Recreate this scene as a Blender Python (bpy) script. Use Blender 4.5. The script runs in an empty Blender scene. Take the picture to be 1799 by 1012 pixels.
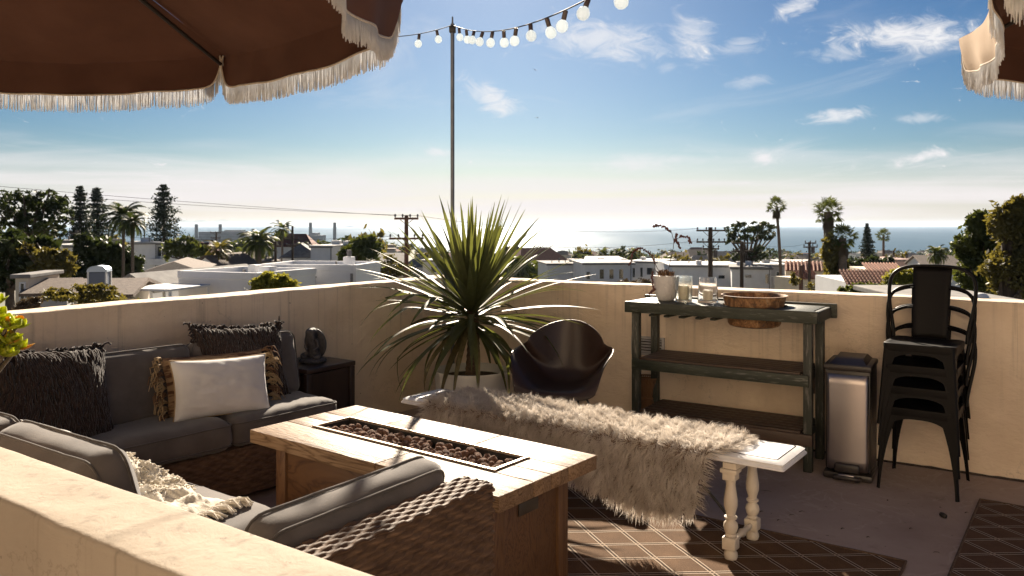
import bpy, bmesh, math, random
import numpy as np
from mathutils import Vector, Matrix, Quaternion, noise
R = math.radians
random.seed(7)
SC = bpy.context.scene
COL = SC.collection

# ------------------------------------------------------------------ camera
EYE = 1.46
cam_data = bpy.data.cameras.new('camera')
cam = bpy.data.objects.new('camera', cam_data)
COL.objects.link(cam)
cam.location = (0, 0, EYE)
cam.rotation_euler = (R(90), 0, 0)
cam_data.sensor_width = 36
cam_data.lens = 28.08
cam_data.shift_y = -0.0617
cam_data.clip_start = 0.05
cam_data.clip_end = 120000
cam_data.dof.use_dof = True
cam_data.dof.focus_distance = 4.3
cam_data.dof.aperture_fstop = 8.0
SC.camera = cam
SC.cycles.use_denoising = True
SC.cycles.max_bounces = 7
SC.cycles.diffuse_bounces = 3
SC.cycles.glossy_bounces = 3
SC.cycles.transparent_max_bounces = 12
SC.cycles.sample_clamp_indirect = 8
SC.cycles.volume_bounces = 0
SC.view_settings.view_transform = 'Standard'
SC.view_settings.look = 'None'
SC.view_settings.exposure = 1.8
SC.view_settings.gamma = 1.0

# ------------------------------------------------------------------ sun and sky
SUN_EL, SUN_AZ = R(27.5), R(-1.0)
sun_dir = Vector((math.sin(SUN_AZ)*math.cos(SUN_EL), math.cos(SUN_AZ)*math.cos(SUN_EL), math.sin(SUN_EL)))
sd = bpy.data.lights.new('sun', 'SUN')
sd.energy = 4.3
sd.angle = R(0.55)
sd.color = (1.0, 0.86, 0.68)
so = bpy.data.objects.new('sun', sd)
COL.objects.link(so)
so.rotation_euler = (-sun_dir).to_track_quat('-Z', 'Y').to_euler()
so.location = (0, 40, 30)


class NT:
    """small helper that writes node expressions"""
    def __init__(self, tree):
        self.t = tree
        self.n = tree.nodes
        self.l = tree.links

    def put(self, sock, val):
        if isinstance(val, bpy.types.NodeSocket):
            self.l.new(val, sock)
        else:
            sock.default_value = val

    def math(self, op, a, b=0.0, c=0.0, clamp=False):
        m = self.n.new('ShaderNodeMath')
        m.operation = op
        m.use_clamp = clamp
        self.put(m.inputs[0], a)
        self.put(m.inputs[1], b)
        self.put(m.inputs[2], c)
        return m.outputs[0]

    def noise(self, vec, scale=5, detail=6, rough=.55, dist=0, kind='FBM'):
        m = self.n.new('ShaderNodeTexNoise')
        m.inputs['Scale'].default_value = scale
        m.inputs['Detail'].default_value = detail
        m.inputs['Roughness'].default_value = rough
        m.inputs['Distortion'].default_value = dist
        if vec is not None:
            self.l.new(vec, m.inputs['Vector'])
        return m.outputs[0]

    def mapping(self, vec, scale=(1, 1, 1), loc=(0, 0, 0), rot=(0, 0, 0)):
        m = self.n.new('ShaderNodeMapping')
        m.inputs['Scale'].default_value = scale
        m.inputs['Location'].default_value = loc
        m.inputs['Rotation'].default_value = rot
        self.l.new(vec, m.inputs['Vector'])
        return m.outputs[0]

    def coord(self, which='Object'):
        for n in self.n:
            if n.type == 'TEX_COORD':
                return n.outputs[which]
        return self.n.new('ShaderNodeTexCoord').outputs[which]

    def ramp(self, fac, stops):
        m = self.n.new('ShaderNodeValToRGB')
        e = m.color_ramp.elements
        e[0].position, e[0].color = stops[0][0], (*stops[0][1], 1)
        e[1].position, e[1].color = stops[-1][0], (*stops[-1][1], 1)
        for p, c in stops[1:-1]:
            k = e.new(p)
            k.color = (*c, 1)
        self.put(m.inputs[0], fac)
        return m.outputs[0]

    def mix(self, fac, a, b, blend='MIX'):
        m = self.n.new('ShaderNodeMix')
        m.data_type = 'RGBA'
        m.blend_type = blend
        m.clamp_factor = True
        self.put(m.inputs[0], fac)
        for s, val in ((m.inputs[6], a), (m.inputs[7], b)):
            if isinstance(val, tuple) and len(val) == 3:
                val = (*val, 1)
            self.put(s, val)
        return m.outputs[2]

    def smooth(self, x, lo, hi):
        m = self.n.new('ShaderNodeMapRange')
        m.interpolation_type = 'SMOOTHSTEP'
        self.put(m.inputs[0], x)
        m.inputs[1].default_value = lo
        m.inputs[2].default_value = hi
        return m.outputs[0]

    def sep(self, vec):
        m = self.n.new('ShaderNodeSeparateXYZ')
        self.l.new(vec, m.inputs[0])
        return m.outputs

    def comb(self, x, y, z):
        m = self.n.new('ShaderNodeCombineXYZ')
        for i, k in enumerate((x, y, z)):
            self.put(m.inputs[i], k)
        return m.outputs[0]


world = bpy.data.worlds.new('World')
SC.world = world
world.use_nodes = True
wt = world.node_tree
wt.nodes.clear()
W = NT(wt)
wout = wt.nodes.new('ShaderNodeOutputWorld')
bg = wt.nodes.new('ShaderNodeBackground')
bg.inputs['Strength'].default_value = 0.052
wt.links.new(bg.outputs[0], wout.inputs[0])
sky = wt.nodes.new('ShaderNodeTexSky')
sky.sky_type = 'NISHITA'
sky.sun_disc = False
sky.sun_elevation = SUN_EL
sky.sun_rotation = SUN_AZ
sky.altitude = 0
sky.air_density = 1.0
sky.dust_density = 0.45
sky.ozone_density = 3.0
# thin cirrus, drawn on a flat layer high above: wisps, streaks and a veil low over the sea
gen = W.coord('Generated')
dx, dy, dz = W.sep(gen)
dzp = W.math('ADD', W.math('MAXIMUM', dz, 0.0), 0.035)
cx_, cy_ = W.math('DIVIDE', dx, dzp), W.math('DIVIDE', dy, dzp)
plane = W.comb(cx_, cy_, 0.0)
w1 = W.noise(W.mapping(plane, (0.55, 0.30, 1), (3.1, 1.7, 0), (0, 0, R(24))), 1.6, 9, .62, 1.1)
w2 = W.noise(W.mapping(plane, (0.16, 0.10, 1), (0.4, 5.2, 0), (0, 0, R(-12))), 1.5, 4, .5, .6)
cir = W.math('MULTIPLY', W.smooth(w1, .50, .78), W.smooth(w2, .46, .66))
# single wisps: each a soft patch in sky direction, frayed by noise
ym = W.math('MAXIMUM', dy, 0.02)
az, el = W.math('DIVIDE', dx, ym), W.math('DIVIDE', dz, ym)
fray = W.noise(W.mapping(W.comb(az, el, 0.0), (22, 46, 1), (1.3, 0, 0), (0, 0, R(14))), 1.0, 8, .66, 1.4)
ahead = W.smooth(dy, .05, .3)


def wisp(px, py, wx, wy, rot, amt):
    a0, e0 = (px-899.5)/1403, (395-py)/1403
    c, s = math.cos(R(rot)), math.sin(R(rot))
    da, de = W.math('SUBTRACT', az, a0), W.math('SUBTRACT', el, e0)
    u_ = W.math('MULTIPLY_ADD', da, c, W.math('MULTIPLY', de, s))
    v_ = W.math('MULTIPLY_ADD', da, -s, W.math('MULTIPLY', de, c))
    k1 = W.math('POWER', W.math('MULTIPLY', u_, 1403/(1.25*wx)), 2.0)
    k2 = W.math('POWER', W.math('MULTIPLY', v_, 1403/(1.35*wy)), 2.0)
    g = W.math('EXPONENT', W.math('MULTIPLY', W.math('ADD', k1, k2), -1.0))
    return W.math('MULTIPLY', W.smooth(W.math('MULTIPLY_ADD', fray, 1.15, W.math('MULTIPLY_ADD', g, .62, -.52)), .22, .80), amt)


acc = W.math('MULTIPLY', cir, .55)
for a in ((1600, 62, 110, 26, 2, .95), (1060, 72, 110, 30, -6, .75), (862, 172, 52, 20, -30, 1.0), (1215, 70, 38, 40, 40, .6),
          (1470, 203, 52, 11, 6, .9), (1340, 276, 22, 16, -20, .8), (1620, 276, 50, 9, 14, .75), (1400, 10, 40, 14, 25, .8),
          (1130, 285, 90, 16, 5, .4), (1620, 208, 40, 8, 3, .5), (770, 268, 28, 7, 0, .5), (1310, 145, 40, 9, 8, .4), (1300, 80, 40, 14, 10, .5),
          (1470, 95, 50, 14, 4, .45), (1170, 118, 18, 9, 20, .4)):
    acc = W.math('ADD', acc, W.math('MULTIPLY', wisp(*a), ahead))
veil_n = W.noise(W.mapping(W.comb(az, el, 0.0), (3.2, 26, 1), (0, .4, 0), (0, 0, R(1.5))), 1.0, 6, .55, .7)
edge = W.math('MULTIPLY_ADD', veil_n, .075, dz)
veil = W.math('SUBTRACT', 1.0, W.smooth(edge, .068, .148))
veil = W.math('MULTIPLY', veil, W.math('MULTIPLY_ADD', W.smooth(W.noise(W.mapping(W.comb(az, el, 0.0), (1.6, 44, 1), (2, .7, 0), (0, 0, R(1.0))), 1.0, 5, .5, .5), .30, .62), .42, .58))
acc = W.math('MINIMUM', W.math('ADD', acc, W.math('MULTIPLY', veil, .98)), 1.0)
hs = wt.nodes.new('ShaderNodeHueSaturation')
hs.inputs['Saturation'].default_value = 1.15
gm = wt.nodes.new('ShaderNodeGamma')
gm.inputs['Gamma'].default_value = 1.3
sc_ = W.mix(1.0, sky.outputs[0], (.115, .115, .115), 'MULTIPLY')
wt.links.new(sc_, gm.inputs['Color'])
wt.links.new(W.mix(1.0, gm.outputs[0], (2.28, 2.53, 2.76), 'MULTIPLY'), hs.inputs['Color'])
cloud_lit = W.mix(W.smooth(dz, .0, .12), (4.95, 4.6, 4.5), (4.9, 4.9, 5.0))
wt.links.new(W.mix(acc, hs.outputs[0], cloud_lit), bg.inputs['Color'])

# ------------------------------------------------------------------ helpers
def tag(o, label=None, cat=None, group=None, kind=None):
    if label:
        o['label'] = label
    if cat:
        o['category'] = cat
    if group:
        o['group'] = group
    if kind:
        o['kind'] = kind
    return o


def empty(name, loc=(0, 0, 0), rz=0.0, label=None, cat=None, group=None):
    o = bpy.data.objects.new(name, None)
    o.empty_display_size = .1
    COL.objects.link(o)
    o.location = loc
    o.rotation_euler = (0, 0, rz)
    return tag(o, label, cat, group)


def link_mesh(name, me, parent=None):
    o = bpy.data.objects.new(name, me)
    COL.objects.link(o)
    o.parent = parent
    return o


def copy_tree(o, parent=None):
    c = o.copy()
    COL.objects.link(c)
    c.parent = parent
    for ch in list(o.children):
        copy_tree(ch, c)
    return c


CUBE_V = [(-1, -1, -1), (1, -1, -1), (1, 1, -1), (-1, 1, -1), (-1, -1, 1), (1, -1, 1), (1, 1, 1), (-1, 1, 1)]
CUBE_F = [(0, 3, 2, 1), (4, 5, 6, 7), (0, 1, 5, 4), (1, 2, 6, 5), (2, 3, 7, 6), (3, 0, 4, 7)]


class MB:
    """collects faces; build() links them as one mesh object"""
    def __init__(self):
        self.v, self.f = [], []

    def add(self, vs, fs, M=None):
        k = len(self.v)
        if M is not None:
            vs = [M @ Vector(p) for p in vs]
        self.v.extend([tuple(p) for p in vs])
        self.f.extend([tuple(i+k for i in q) for q in fs])
        return self

    def box(self, c, s, rz=0.0, M=None, bev=0.0):
        hx, hy, hz = s[0]/2, s[1]/2, s[2]/2
        T = Matrix.Translation(Vector(c)) @ Matrix.Rotation(rz, 4, 'Z')
        if M is not None:
            T = M @ T
        if bev <= 0:
            return self.add([(x*hx, y*hy, z*hz) for x, y, z in CUBE_V], CUBE_F, T)
        bm = bmesh.new()
        bmesh.ops.create_cube(bm, size=1)
        bmesh.ops.scale(bm, vec=(s[0], s[1], s[2]), verts=bm.verts)
        bmesh.ops.bevel(bm, geom=bm.edges[:], offset=min(bev, .45*min(s)), segments=2, profile=.5, affect='EDGES')
        bm.verts.index_update()
        vs = [p.co.copy() for p in bm.verts]
        fs = [[p.index for p in q.verts] for q in bm.faces]
        bm.free()
        return self.add(vs, fs, T)

    def tube(self, pts, r, n=8, cap=True, flat=1.0):
        pts = [Vector(p) for p in pts]
        m = len(pts)
        rs = list(r) if isinstance(r, (list, tuple)) else [r]*m
        vs, fs = [], []
        up = None
        for i, p in enumerate(pts):
            t = (pts[min(i+1, m-1)] - pts[max(i-1, 0)])
            t = t.normalized() if t.length > 1e-9 else Vector((0, 0, 1))
            if up is None:
                up = Vector((0, 0, 1)) if abs(t.z) < .9 else Vector((1, 0, 0))
            a = t.cross(up)
            a = a.normalized() if a.length > 1e-6 else t.orthogonal().normalized()
            b = a.cross(t).normalized()
            up = b
            for k in range(n):
                an = 2*math.pi*k/n
                vs.append(p + (a*math.cos(an) + b*math.sin(an)*flat)*rs[i])
        for i in range(m-1):
            for k in range(n):
                k2 = (k+1) % n
                fs.append((i*n+k, i*n+k2, (i+1)*n+k2, (i+1)*n+k))
        if cap:
            fs.append(tuple(range(n-1, -1, -1)))
            fs.append(tuple((m-1)*n+k for k in range(n)))
        return self.add(vs, fs)

    def lathe(self, prof, n=24, c=(0, 0, 0), M=None, cap=True):
        vs, fs = [], []
        for r, z in prof:
            for k in range(n):
                a = 2*math.pi*k/n
                vs.append((c[0]+r*math.cos(a), c[1]+r*math.sin(a), c[2]+z))
        m = len(prof)
        for i in range(m-1):
            for k in range(n):
                k2 = (k+1) % n
                fs.append((i*n+k, i*n+k2, (i+1)*n+k2, (i+1)*n+k))
        if cap:
            fs.append(tuple(range(n-1, -1, -1)))
            fs.append(tuple((m-1)*n+k for k in range(n)))
        return self.add(vs, fs, M)

    def grid(self, func, nu, nv, closed_u=False):
        vs = [func(i/nu if not closed_u else i/nu, j/nv) for j in range(nv+1) for i in range(nu+(0 if closed_u else 1))]
        w = nu if closed_u else nu+1
        fs = []
        for j in range(nv):
            for i in range(nu):
                i2 = (i+1) % w
                fs.append((j*w+i, j*w+i2, (j+1)*w+i2, (j+1)*w+i))
        return self.add(vs, fs)

    def mesh(self, name, mat, smooth=None, fix=True):
        me = bpy.data.meshes.new(name)
        me.from_pydata(self.v, [], self.f)
        if fix and len(self.f) < 20000:
            bm = bmesh.new()
            bm.from_mesh(me)
            bmesh.ops.recalc_face_normals(bm, faces=bm.faces)
            bm.to_mesh(me)
            bm.free()
        if isinstance(mat, (list, tuple)):
            for m_ in mat:
                me.materials.append(m_)
        elif mat is not None:
            me.materials.append(mat)
        if smooth is not None:
            me.polygons.foreach_set('use_smooth', [True]*len(me.polygons))
            if smooth < 179:
                me.set_sharp_from_angle(angle=R(smooth))
        return me

    def build(self, name, mat, parent=None, smooth=None, fix=True):
        return link_mesh(name, self.mesh(name, mat, smooth, fix), parent)


MATS = {}


def mat(name, c, c2=None, scale=6, rough=.6, rough2=None, bump=0.0, bscale=60, bdist=.01, metal=0.0, spec=.5, stretch=(1, 1, 1),
        detail=7, transl=0.0, tcol=None, rnd=0.0, lo=.35, hi=.65, coords='Object', emit=None, coat=0.0, sheen=0.0, nd=.6, dist=0.0):
    if name in MATS:
        return MATS[name]
    m = bpy.data.materials.new(name)
    m.use_nodes = True
    MATS[name] = m
    t = NT(m.node_tree)
    p = m.node_tree.nodes['Principled BSDF']
    out = m.node_tree.nodes['Material Output']
    vec = t.mapping(t.coord(coords), stretch)
    col = None
    if c2 is not None:
        f = t.noise(vec, scale, detail, nd, dist)
        col = t.ramp(f, ((lo, c), (hi, c2)))
        if rough2 is not None:
            t.put(p.inputs['Roughness'], t.math('MULTIPLY_ADD', t.smooth(f, lo, hi), rough2-rough, rough))
    if rnd:
        oi = m.node_tree.nodes.new('ShaderNodeObjectInfo')
        k = t.math('MULTIPLY_ADD', oi.outputs['Random'], 2*rnd, 1-rnd)
        h = m.node_tree.nodes.new('ShaderNodeHueSaturation')
        t.put(h.inputs['Value'], k)
        t.put(h.inputs['Color'], col if col is not None else (*c, 1))
        col = h.outputs[0]
    if col is not None:
        t.l.new(col, p.inputs['Base Color'])
    else:
        p.inputs['Base Color'].default_value = (*c, 1)
    if rough2 is None:
        p.inputs['Roughness'].default_value = rough
    p.inputs['Metallic'].default_value = metal
    p.inputs['Specular IOR Level'].default_value = spec
    p.inputs['Coat Weight'].default_value = coat
    p.inputs['Sheen Weight'].default_value = sheen
    if emit:
        p.inputs['Emission Color'].default_value = (*emit[:3], 1)
        p.inputs['Emission Strength'].default_value = emit[3]
    if bump:
        b = m.node_tree.nodes.new('ShaderNodeBump')
        b.inputs['Strength'].default_value = bump
        b.inputs['Distance'].default_value = bdist
        t.l.new(t.noise(vec, bscale, 5, .6), b.inputs['Height'])
        t.l.new(b.outputs[0], p.inputs['Normal'])
    if transl:
        tr = m.node_tree.nodes.new('ShaderNodeBsdfTranslucent')
        tc = tcol or c
        if col is not None and tcol is None:
            t.l.new(col, tr.inputs[0])
        else:
            tr.inputs[0].default_value = (*tc, 1)
        mx = m.node_tree.nodes.new('ShaderNodeMixShader')
        mx.inputs[0].default_value = transl
        t.l.new(p.outputs[0], mx.inputs[1])
        t.l.new(tr.outputs[0], mx.inputs[2])
        t.l.new(mx.outputs[0], out.inputs[0])
    return m


def spot(px, d, z=0.0):
    """point at distance d in the direction of column px"""
    return Vector(((px-899.5)/1403*d, d, z))


def hgt(py, d):
    return EYE - (py-395)/1403*d


TH = R(34.66)
U = Vector((math.cos(TH), -math.sin(TH), 0))      # along the near wall
V = Vector((math.sin(TH), math.cos(TH), 0))       # along the left wall, away from the camera
CORNER = Vector((-.51, 6.74, 0))
NEAR = Vector((-1.569, 2.448, 0))                 # a point on the inner edge of the near wall
RW = R(32.8)
RD = Vector((math.cos(RW), -math.sin(RW), 0))     # along the right wall
RN = Vector((-math.sin(RW), -math.cos(RW), 0))    # its inner normal
WALL_H = 1.022


def SM(x):
    x = max(0.0, min(1.0, x))
    return x*x*(3-2*x)


# ------------------------------------------------------------------ the land, the sea, the far hills
SEA = -48.0


def coast(x, y):
    a = x/max(y, 1.0)
    return 1290 + 760*SM((-a-.02)/.22) + 40*math.sin(a*30)


def ground_z(x, y):
    d = max(y, 0.0)
    c = coast(x, max(y, 60))
    t = d/c
    z = -6.6 - 41.4*min(t, 1.0)**.92
    z += .8*math.sin(x*.021+1.3)*math.cos(y*.017)*min(1, d/120)*(1-min(1, t))
    if t > 1:
        z = SEA - min(8, (t-1)*120) - .5
    return z


land_m = mat('land', (.10, .11, .07), (.22, .20, .16), scale=.02, rough=.95, stretch=(1, 1, 1), detail=10, lo=.38, hi=.62, bump=.3, bscale=.5)
mb = MB()
ys = [-80, -20, 0, 12, 25, 40, 60, 80, 110, 140, 180, 220, 270, 330, 400, 480, 570, 670, 780, 900, 1000, 1080, 1150, 1200, 1240, 1270, 1300,
      1330, 1360, 1400, 1460, 1540, 1640, 1740, 1840, 1920, 1980, 2040, 2090, 2150, 2300]
NX = 70
vs = []
for y in ys:
    half = 260 + 1.35*max(y, 0)
    for i in range(NX+1):
        x = -half + 2*half*i/NX
        vs.append((x, y, ground_z(x, y)))
fs = [(j*(NX+1)+i, j*(NX+1)+i+1, (j+1)*(NX+1)+i+1, (j+1)*(NX+1)+i) for j in range(len(ys)-1) for i in range(NX)]
mb.add(vs, fs)
tag(mb.build('ground', land_m, smooth=180), kind='structure')

# the sea: one wide sheet with wind ripples
sm = bpy.data.materials.new('sea_water')
sm.use_nodes = True
S = NT(sm.node_tree)
sp = sm.node_tree.nodes['Principled BSDF']
sco = S.coord('Object')
band = S.noise(S.mapping(sco, (.0011, .00022, 1)), 1, 6, .6, .4)
sm.node_tree.nodes.remove(sp)
dif = sm.node_tree.nodes.new('ShaderNodeBsdfDiffuse')
glo = sm.node_tree.nodes.new('ShaderNodeBsdfGlossy')
S.l.new(S.ramp(band, ((.35, (.044, .090, .140)), (.65, (.062, .115, .165)))), dif.inputs[0])
glo.inputs[0].default_value = (.92, .96, 1, 1)
S.put(glo.inputs['Roughness'], S.math('MULTIPLY_ADD', S.smooth(band, .38, .62), .05, .17))
smx = sm.node_tree.nodes.new('ShaderNodeMixShader')
smx.inputs[0].default_value = .16
S.l.new(dif.outputs[0], smx.inputs[1])
S.l.new(glo.outputs[0], smx.inputs[2])
S.l.new(smx.outputs[0], sm.node_tree.nodes['Material Output'].inputs[0])
bmp = sm.node_tree.nodes.new('ShaderNodeBump')
bmp.inputs['Strength'].default_value = .4
bmp.inputs['Distance'].default_value = 6
S.l.new(S.noise(S.mapping(sco, (.012, .004, 1)), 1, 8, .68, .3), bmp.inputs['Height'])
S.l.new(bmp.outputs[0], glo.inputs['Normal'])
mb = MB()
mb.add([(-60000, 900, SEA), (60000, 900, SEA), (60000, 21000, SEA), (-60000, 21000, SEA)], [(0, 1, 2, 3)])
tag(mb.build('sea', sm), kind='structure')

# low mountains across the bay, far left
hill_m = mat('far_hill', (.10, .13, .15), (.16, .18, .19), scale=.0006, rough=1)
mb = MB()
N = 90
vs = []
for i in range(N+1):
    a = -.68 + .46*i/N
    d = 17000
    hh = 34+187*SM((1-abs((a+.46)/.24)))*(.7+.45*noise.noise((a*22, 0, 0))+.2*noise.noise((a*70, 3, 0)))
    vs += [(a*d, d, SEA-20), (a*d, d+1400, SEA+max(0, hh)), (a*d, d+3300, SEA-20)]
fs = []
for i in range(N):
    for k in range(2):
        fs.append((i*3+k, i*3+3+k, i*3+4+k, i*3+1+k))
mb.add(vs, fs)
tag(mb.build('far_hills', hill_m, smooth=180), kind='structure')

# ------------------------------------------------------------------ the roof deck and its walls
def stucco(name, c, c2, streak=.6, bmp_=.5):
    m = bpy.data.materials.new(name)
    m.use_nodes = True
    t = NT(m.node_tree)
    p = m.node_tree.nodes['Principled BSDF']
    o = t.coord('Object')
    f = t.noise(o, 1.6, 9, .62)
    col = t.ramp(f, ((.32, c), (.68, c2)))
    # rain streaks that run down from the coping
    sx, sy, sz = t.sep(o)
    st = t.noise(t.mapping(o, (26, 26, .55)), 1, 5, .6)
    fall = t.smooth(sz, .15, 1.0)
    col = t.mix(t.math('MULTIPLY', t.math('MULTIPLY', t.smooth(st, .52, .74), fall), streak), col, tuple(k*.45 for k in c))
    # specks and chips
    sp_ = t.noise(o, 38, 3, .5)
    col = t.mix(t.math('MULTIPLY', t.smooth(sp_, .705, .76), .75), col, (.09, .07, .05))
    patch = t.noise(o, 2.4, 3, .5, .8)
    col = t.mix(t.math('MULTIPLY', t.smooth(patch, .50, .66), .22), col, tuple(min(1, k*1.12) for k in c2))
    crk = m.node_tree.nodes.new('ShaderNodeTexVoronoi')
    crk.feature = 'DISTANCE_TO_EDGE'
    crk.inputs['Scale'].default_value = 1.15
    wv = m.node_tree.nodes.new('ShaderNodeVectorMath')
    wv.operation = 'ADD'
    t.l.new(o, wv.inputs[0])
    t.l.new(t.comb(t.math('MULTIPLY', t.noise(o, 5, 5, .7), .35), t.math('MULTIPLY', t.noise(t.mapping(o, loc=(4, 2, 7)), 5, 5, .7), .35), t.math('MULTIPLY', t.noise(t.mapping(o, loc=(9, 1, 3)), 5, 5, .7), .35)), wv.inputs[1])
    t.l.new(wv.outputs[0], crk.inputs['Vector'])
    hair = t.math('MULTIPLY', t.math('SUBTRACT', 1.0, t.smooth(crk.outputs[0], .0, .006)), t.smooth(t.noise(o, 1.3, 2, .5), .50, .62))
    col = t.mix(t.math('MULTIPLY', hair, .3), col, tuple(k*.35 for k in c))
    dirt = t.noise(o, 5, 6, .65)
    col = t.mix(t.math('MULTIPLY', t.smooth(dirt, .58, .80), .30), col, (.25, .19, .14))
    t.l.new(col, p.inputs['Base Color'])
    p.inputs['Roughness'].default_value = .88
    b = m.node_tree.nodes.new('ShaderNodeBump')
    b.inputs['Strength'].default_value = bmp_
    b.inputs['Distance'].default_value = .007
    t.l.new(t.math('ADD', t.noise(o, 45, 6, .65), t.math('MULTIPLY', t.noise(t.mapping(o, (1, 1, 2.2)), 9, 5, .65, .8), 2.6)), b.inputs['Height'])
    t.l.new(b.outputs[0], p.inputs['Normal'])
    return m


wall_m = stucco('wall_stucco', (.66, .515, .37), (.83, .685, .525))


def wall_mesh(L, T, H, seed):
    """a plastered wall with hand-trowelled, softly rounded edges: x along, y outwards, z up"""
    rr = .016
    prof = [(0, 0)]
    for k in range(5):
        a = math.pi/2*k/4
        prof.append((rr-rr*math.cos(a), H-rr+rr*math.sin(a)))
    for k in range(5):
        a = math.pi/2*k/4
        prof.append((T-rr+rr*math.sin(a), H-rr+rr*math.cos(a)))
    prof.append((T, 0))
    mid = []
    for i in range(len(prof)-1):
        a, b = prof[i], prof[i+1]
        n = 6 if abs(a[1]-b[1]) > .2 or abs(a[0]-b[0]) > .1 else 1
        for k in range(n):
            mid.append((a[0]+(b[0]-a[0])*k/n, a[1]+(b[1]-a[1])*k/n))
    mid.append(prof[-1])
    nu = int(L/.05)
    mb = MB()
    vs, fs = [], []
    for i in range(nu+1):
        x = L*i/nu
        for (y, z) in mid:
            w = .006*noise.noise((x*1.7+seed, y*3, z*2)) + .0035*noise.noise((x*9+seed, y*11, z*9))
            zz = z + (w if z > .5*H else 0)
            yy = y + (w if y < T/2 else -w)
            vs.append((x, yy, zz))
    m = len(mid)
    for i in range(nu):
        for k in range(m-1):
            fs.append((i*m+k, i*m+k+1, (i+1)*m+k+1, (i+1)*m+k))
    fs.append(tuple(range(m)))
    fs.append(tuple(nu*m+k for k in range(m-1, -1, -1)))
    mb.add(vs, fs)
    return mb


def place_frame(o, origin, xdir, ydir):
    xd, yd = Vector(xdir).normalized(), Vector(ydir).normalized()
    zd = Vector((0, 0, 1))
    M = Matrix(((xd.x, yd.x, zd.x, origin[0]), (xd.y, yd.y, zd.y, origin[1]), (xd.z, yd.z, zd.z, origin[2]), (0, 0, 0, 1)))
    o.matrix_world = M
    return o


# left wall: runs from behind the camera's left to the far corner
o = wall_mesh(7.2, .22, WALL_H, 1.0).build('parapet_wall', wall_m, smooth=40)
place_frame(o, CORNER - V*7.2, V, -U)
tag(o, 'tan plaster parapet behind the long grey sofa, rain streaked, white sunlit top', 'wall', 'plastered parapets of the roof deck')
o = wall_mesh(7.4, .22, WALL_H-.004, 5.0).build('parapet_wall', wall_m, smooth=40)
place_frame(o, CORNER - RD*.30, RD, -RN)
tag(o, 'tan plaster parapet on the sea side, behind potting bench and stacked chairs', 'wall', 'plastered parapets of the roof deck')
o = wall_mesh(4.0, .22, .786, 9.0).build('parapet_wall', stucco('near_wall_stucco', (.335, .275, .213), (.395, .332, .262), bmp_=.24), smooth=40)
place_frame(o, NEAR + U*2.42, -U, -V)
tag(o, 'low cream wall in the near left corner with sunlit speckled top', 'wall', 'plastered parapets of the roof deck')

floor_m = bpy.data.materials.new('deck_concrete')
floor_m.use_nodes = True
t = NT(floor_m.node_tree)
p = floor_m.node_tree.nodes['Principled BSDF']
o_ = t.coord('Object')
col = t.ramp(t.noise(o_, 1.1, 9, .65), ((.33, (.25, .185, .16)), (.67, (.38, .30, .265))))
col = t.mix(t.math('MULTIPLY', t.smooth(t.noise(o_, 9, 7, .7), .54, .75), .55), col, (.15, .11, .098))
ring = t.noise(o_, 2.3, 4, .55, 1.2)
col = t.mix(t.math('MULTIPLY', t.math('SUBTRACT', 1.0, t.smooth(t.math('ABSOLUTE', t.math('SUBTRACT', ring, .52)), .0, .018)), .35), col, (.46, .38, .34))
col = t.mix(t.math('MULTIPLY', t.smooth(t.noise(t.mapping(o_, (3, 22, 1), rot=(0, 0, .6)), 1, 6, .7), .62, .74), .4), col, (.12, .09, .08))
col = t.mix(t.math('MULTIPLY', t.smooth(t.noise(o_, 34, 3, .5), .69, .75), .8), col, (.05, .035, .03))
t.l.new(col, p.inputs['Base Color'])
t.put(p.inputs['Roughness'], t.math('MULTIPLY_ADD', t.noise(o_, 4, 5, .6), .3, .55))
b = floor_m.node_tree.nodes.new('ShaderNodeBump')
b.inputs['Strength'].default_value = .3
b.inputs['Distance'].default_value = .005
t.l.new(t.noise(o_, 30, 7, .7), b.inputs['Height'])
t.l.new(b.outputs[0], p.inputs['Normal'])
house_m = mat('own_house_plaster', (.58, .46, .34), (.66, .54, .40), scale=1, rough=.9)
mb = MB()
A = CORNER + V*.1 - U*.1
A = CORNER - U*.18 - RN*.18
B = A + RD*7.5
pts = [A, B, B - V*9.2, A - V*9.6]
vs = [(q.x, q.y, 0.0) for q in pts] + [(q.x, q.y, -7.5) for q in pts]
mb.add(vs, [(0, 3, 2, 1), (4, 5, 6, 7), (0, 1, 5, 4), (1, 2, 6, 5), (2, 3, 7, 6), (3, 0, 4, 7)])
tag(mb.build('deck_floor', floor_m), kind='structure')
# unseen house wall with sliding door, added to bounce sunlight onto the shaded deck
hw = empty('bounce_wall', NEAR - V*3.1 + U*1.0, math.atan2(U.y, U.x), 'unseen plastered house wall added behind the deck to bounce sunlight', 'bounce wall')
mb = MB()
mb.box((-4.05, 0, 2.4), (3.9, .25, 4.8))
mb.box((3.55, 0, 2.4), (4.9, .25, 4.8))
mb.box((-.5, 0, 3.55), (3.2, .25, 2.5))
mb.build('wall', mat('bounce_plaster', (.78, .65, .50), (.84, .72, .57), scale=1.5, rough=.9, bump=.3, bscale=40), hw)
for k in range(2):
    o = MB()
    for s in (-1, 1):
        o.box((s*.77, 0, 1.15), (.06, .06, 2.28))
        o.box((0, 0, 1.15+s*1.11), (1.48, .06, .06))
    o = o.build('sliding_door', mat('white_door_frame', (.75, .74, .72), rough=.4), hw, smooth=40)
    o.location = (-1.3+1.6*k, .02-.07*k, 0)
    MB().box((0, 0, 1.15), (1.48, .012, 2.16)).build('pane', mat('door_glass', (.03, .035, .04), rough=.05, spec=.8), o)
MB().box((0, -.05, 4.86), (12.4, .6, .12), bev=.02).build('eave', mat('eave_wood', (.20, .12, .07), rough=.7), hw)
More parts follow.
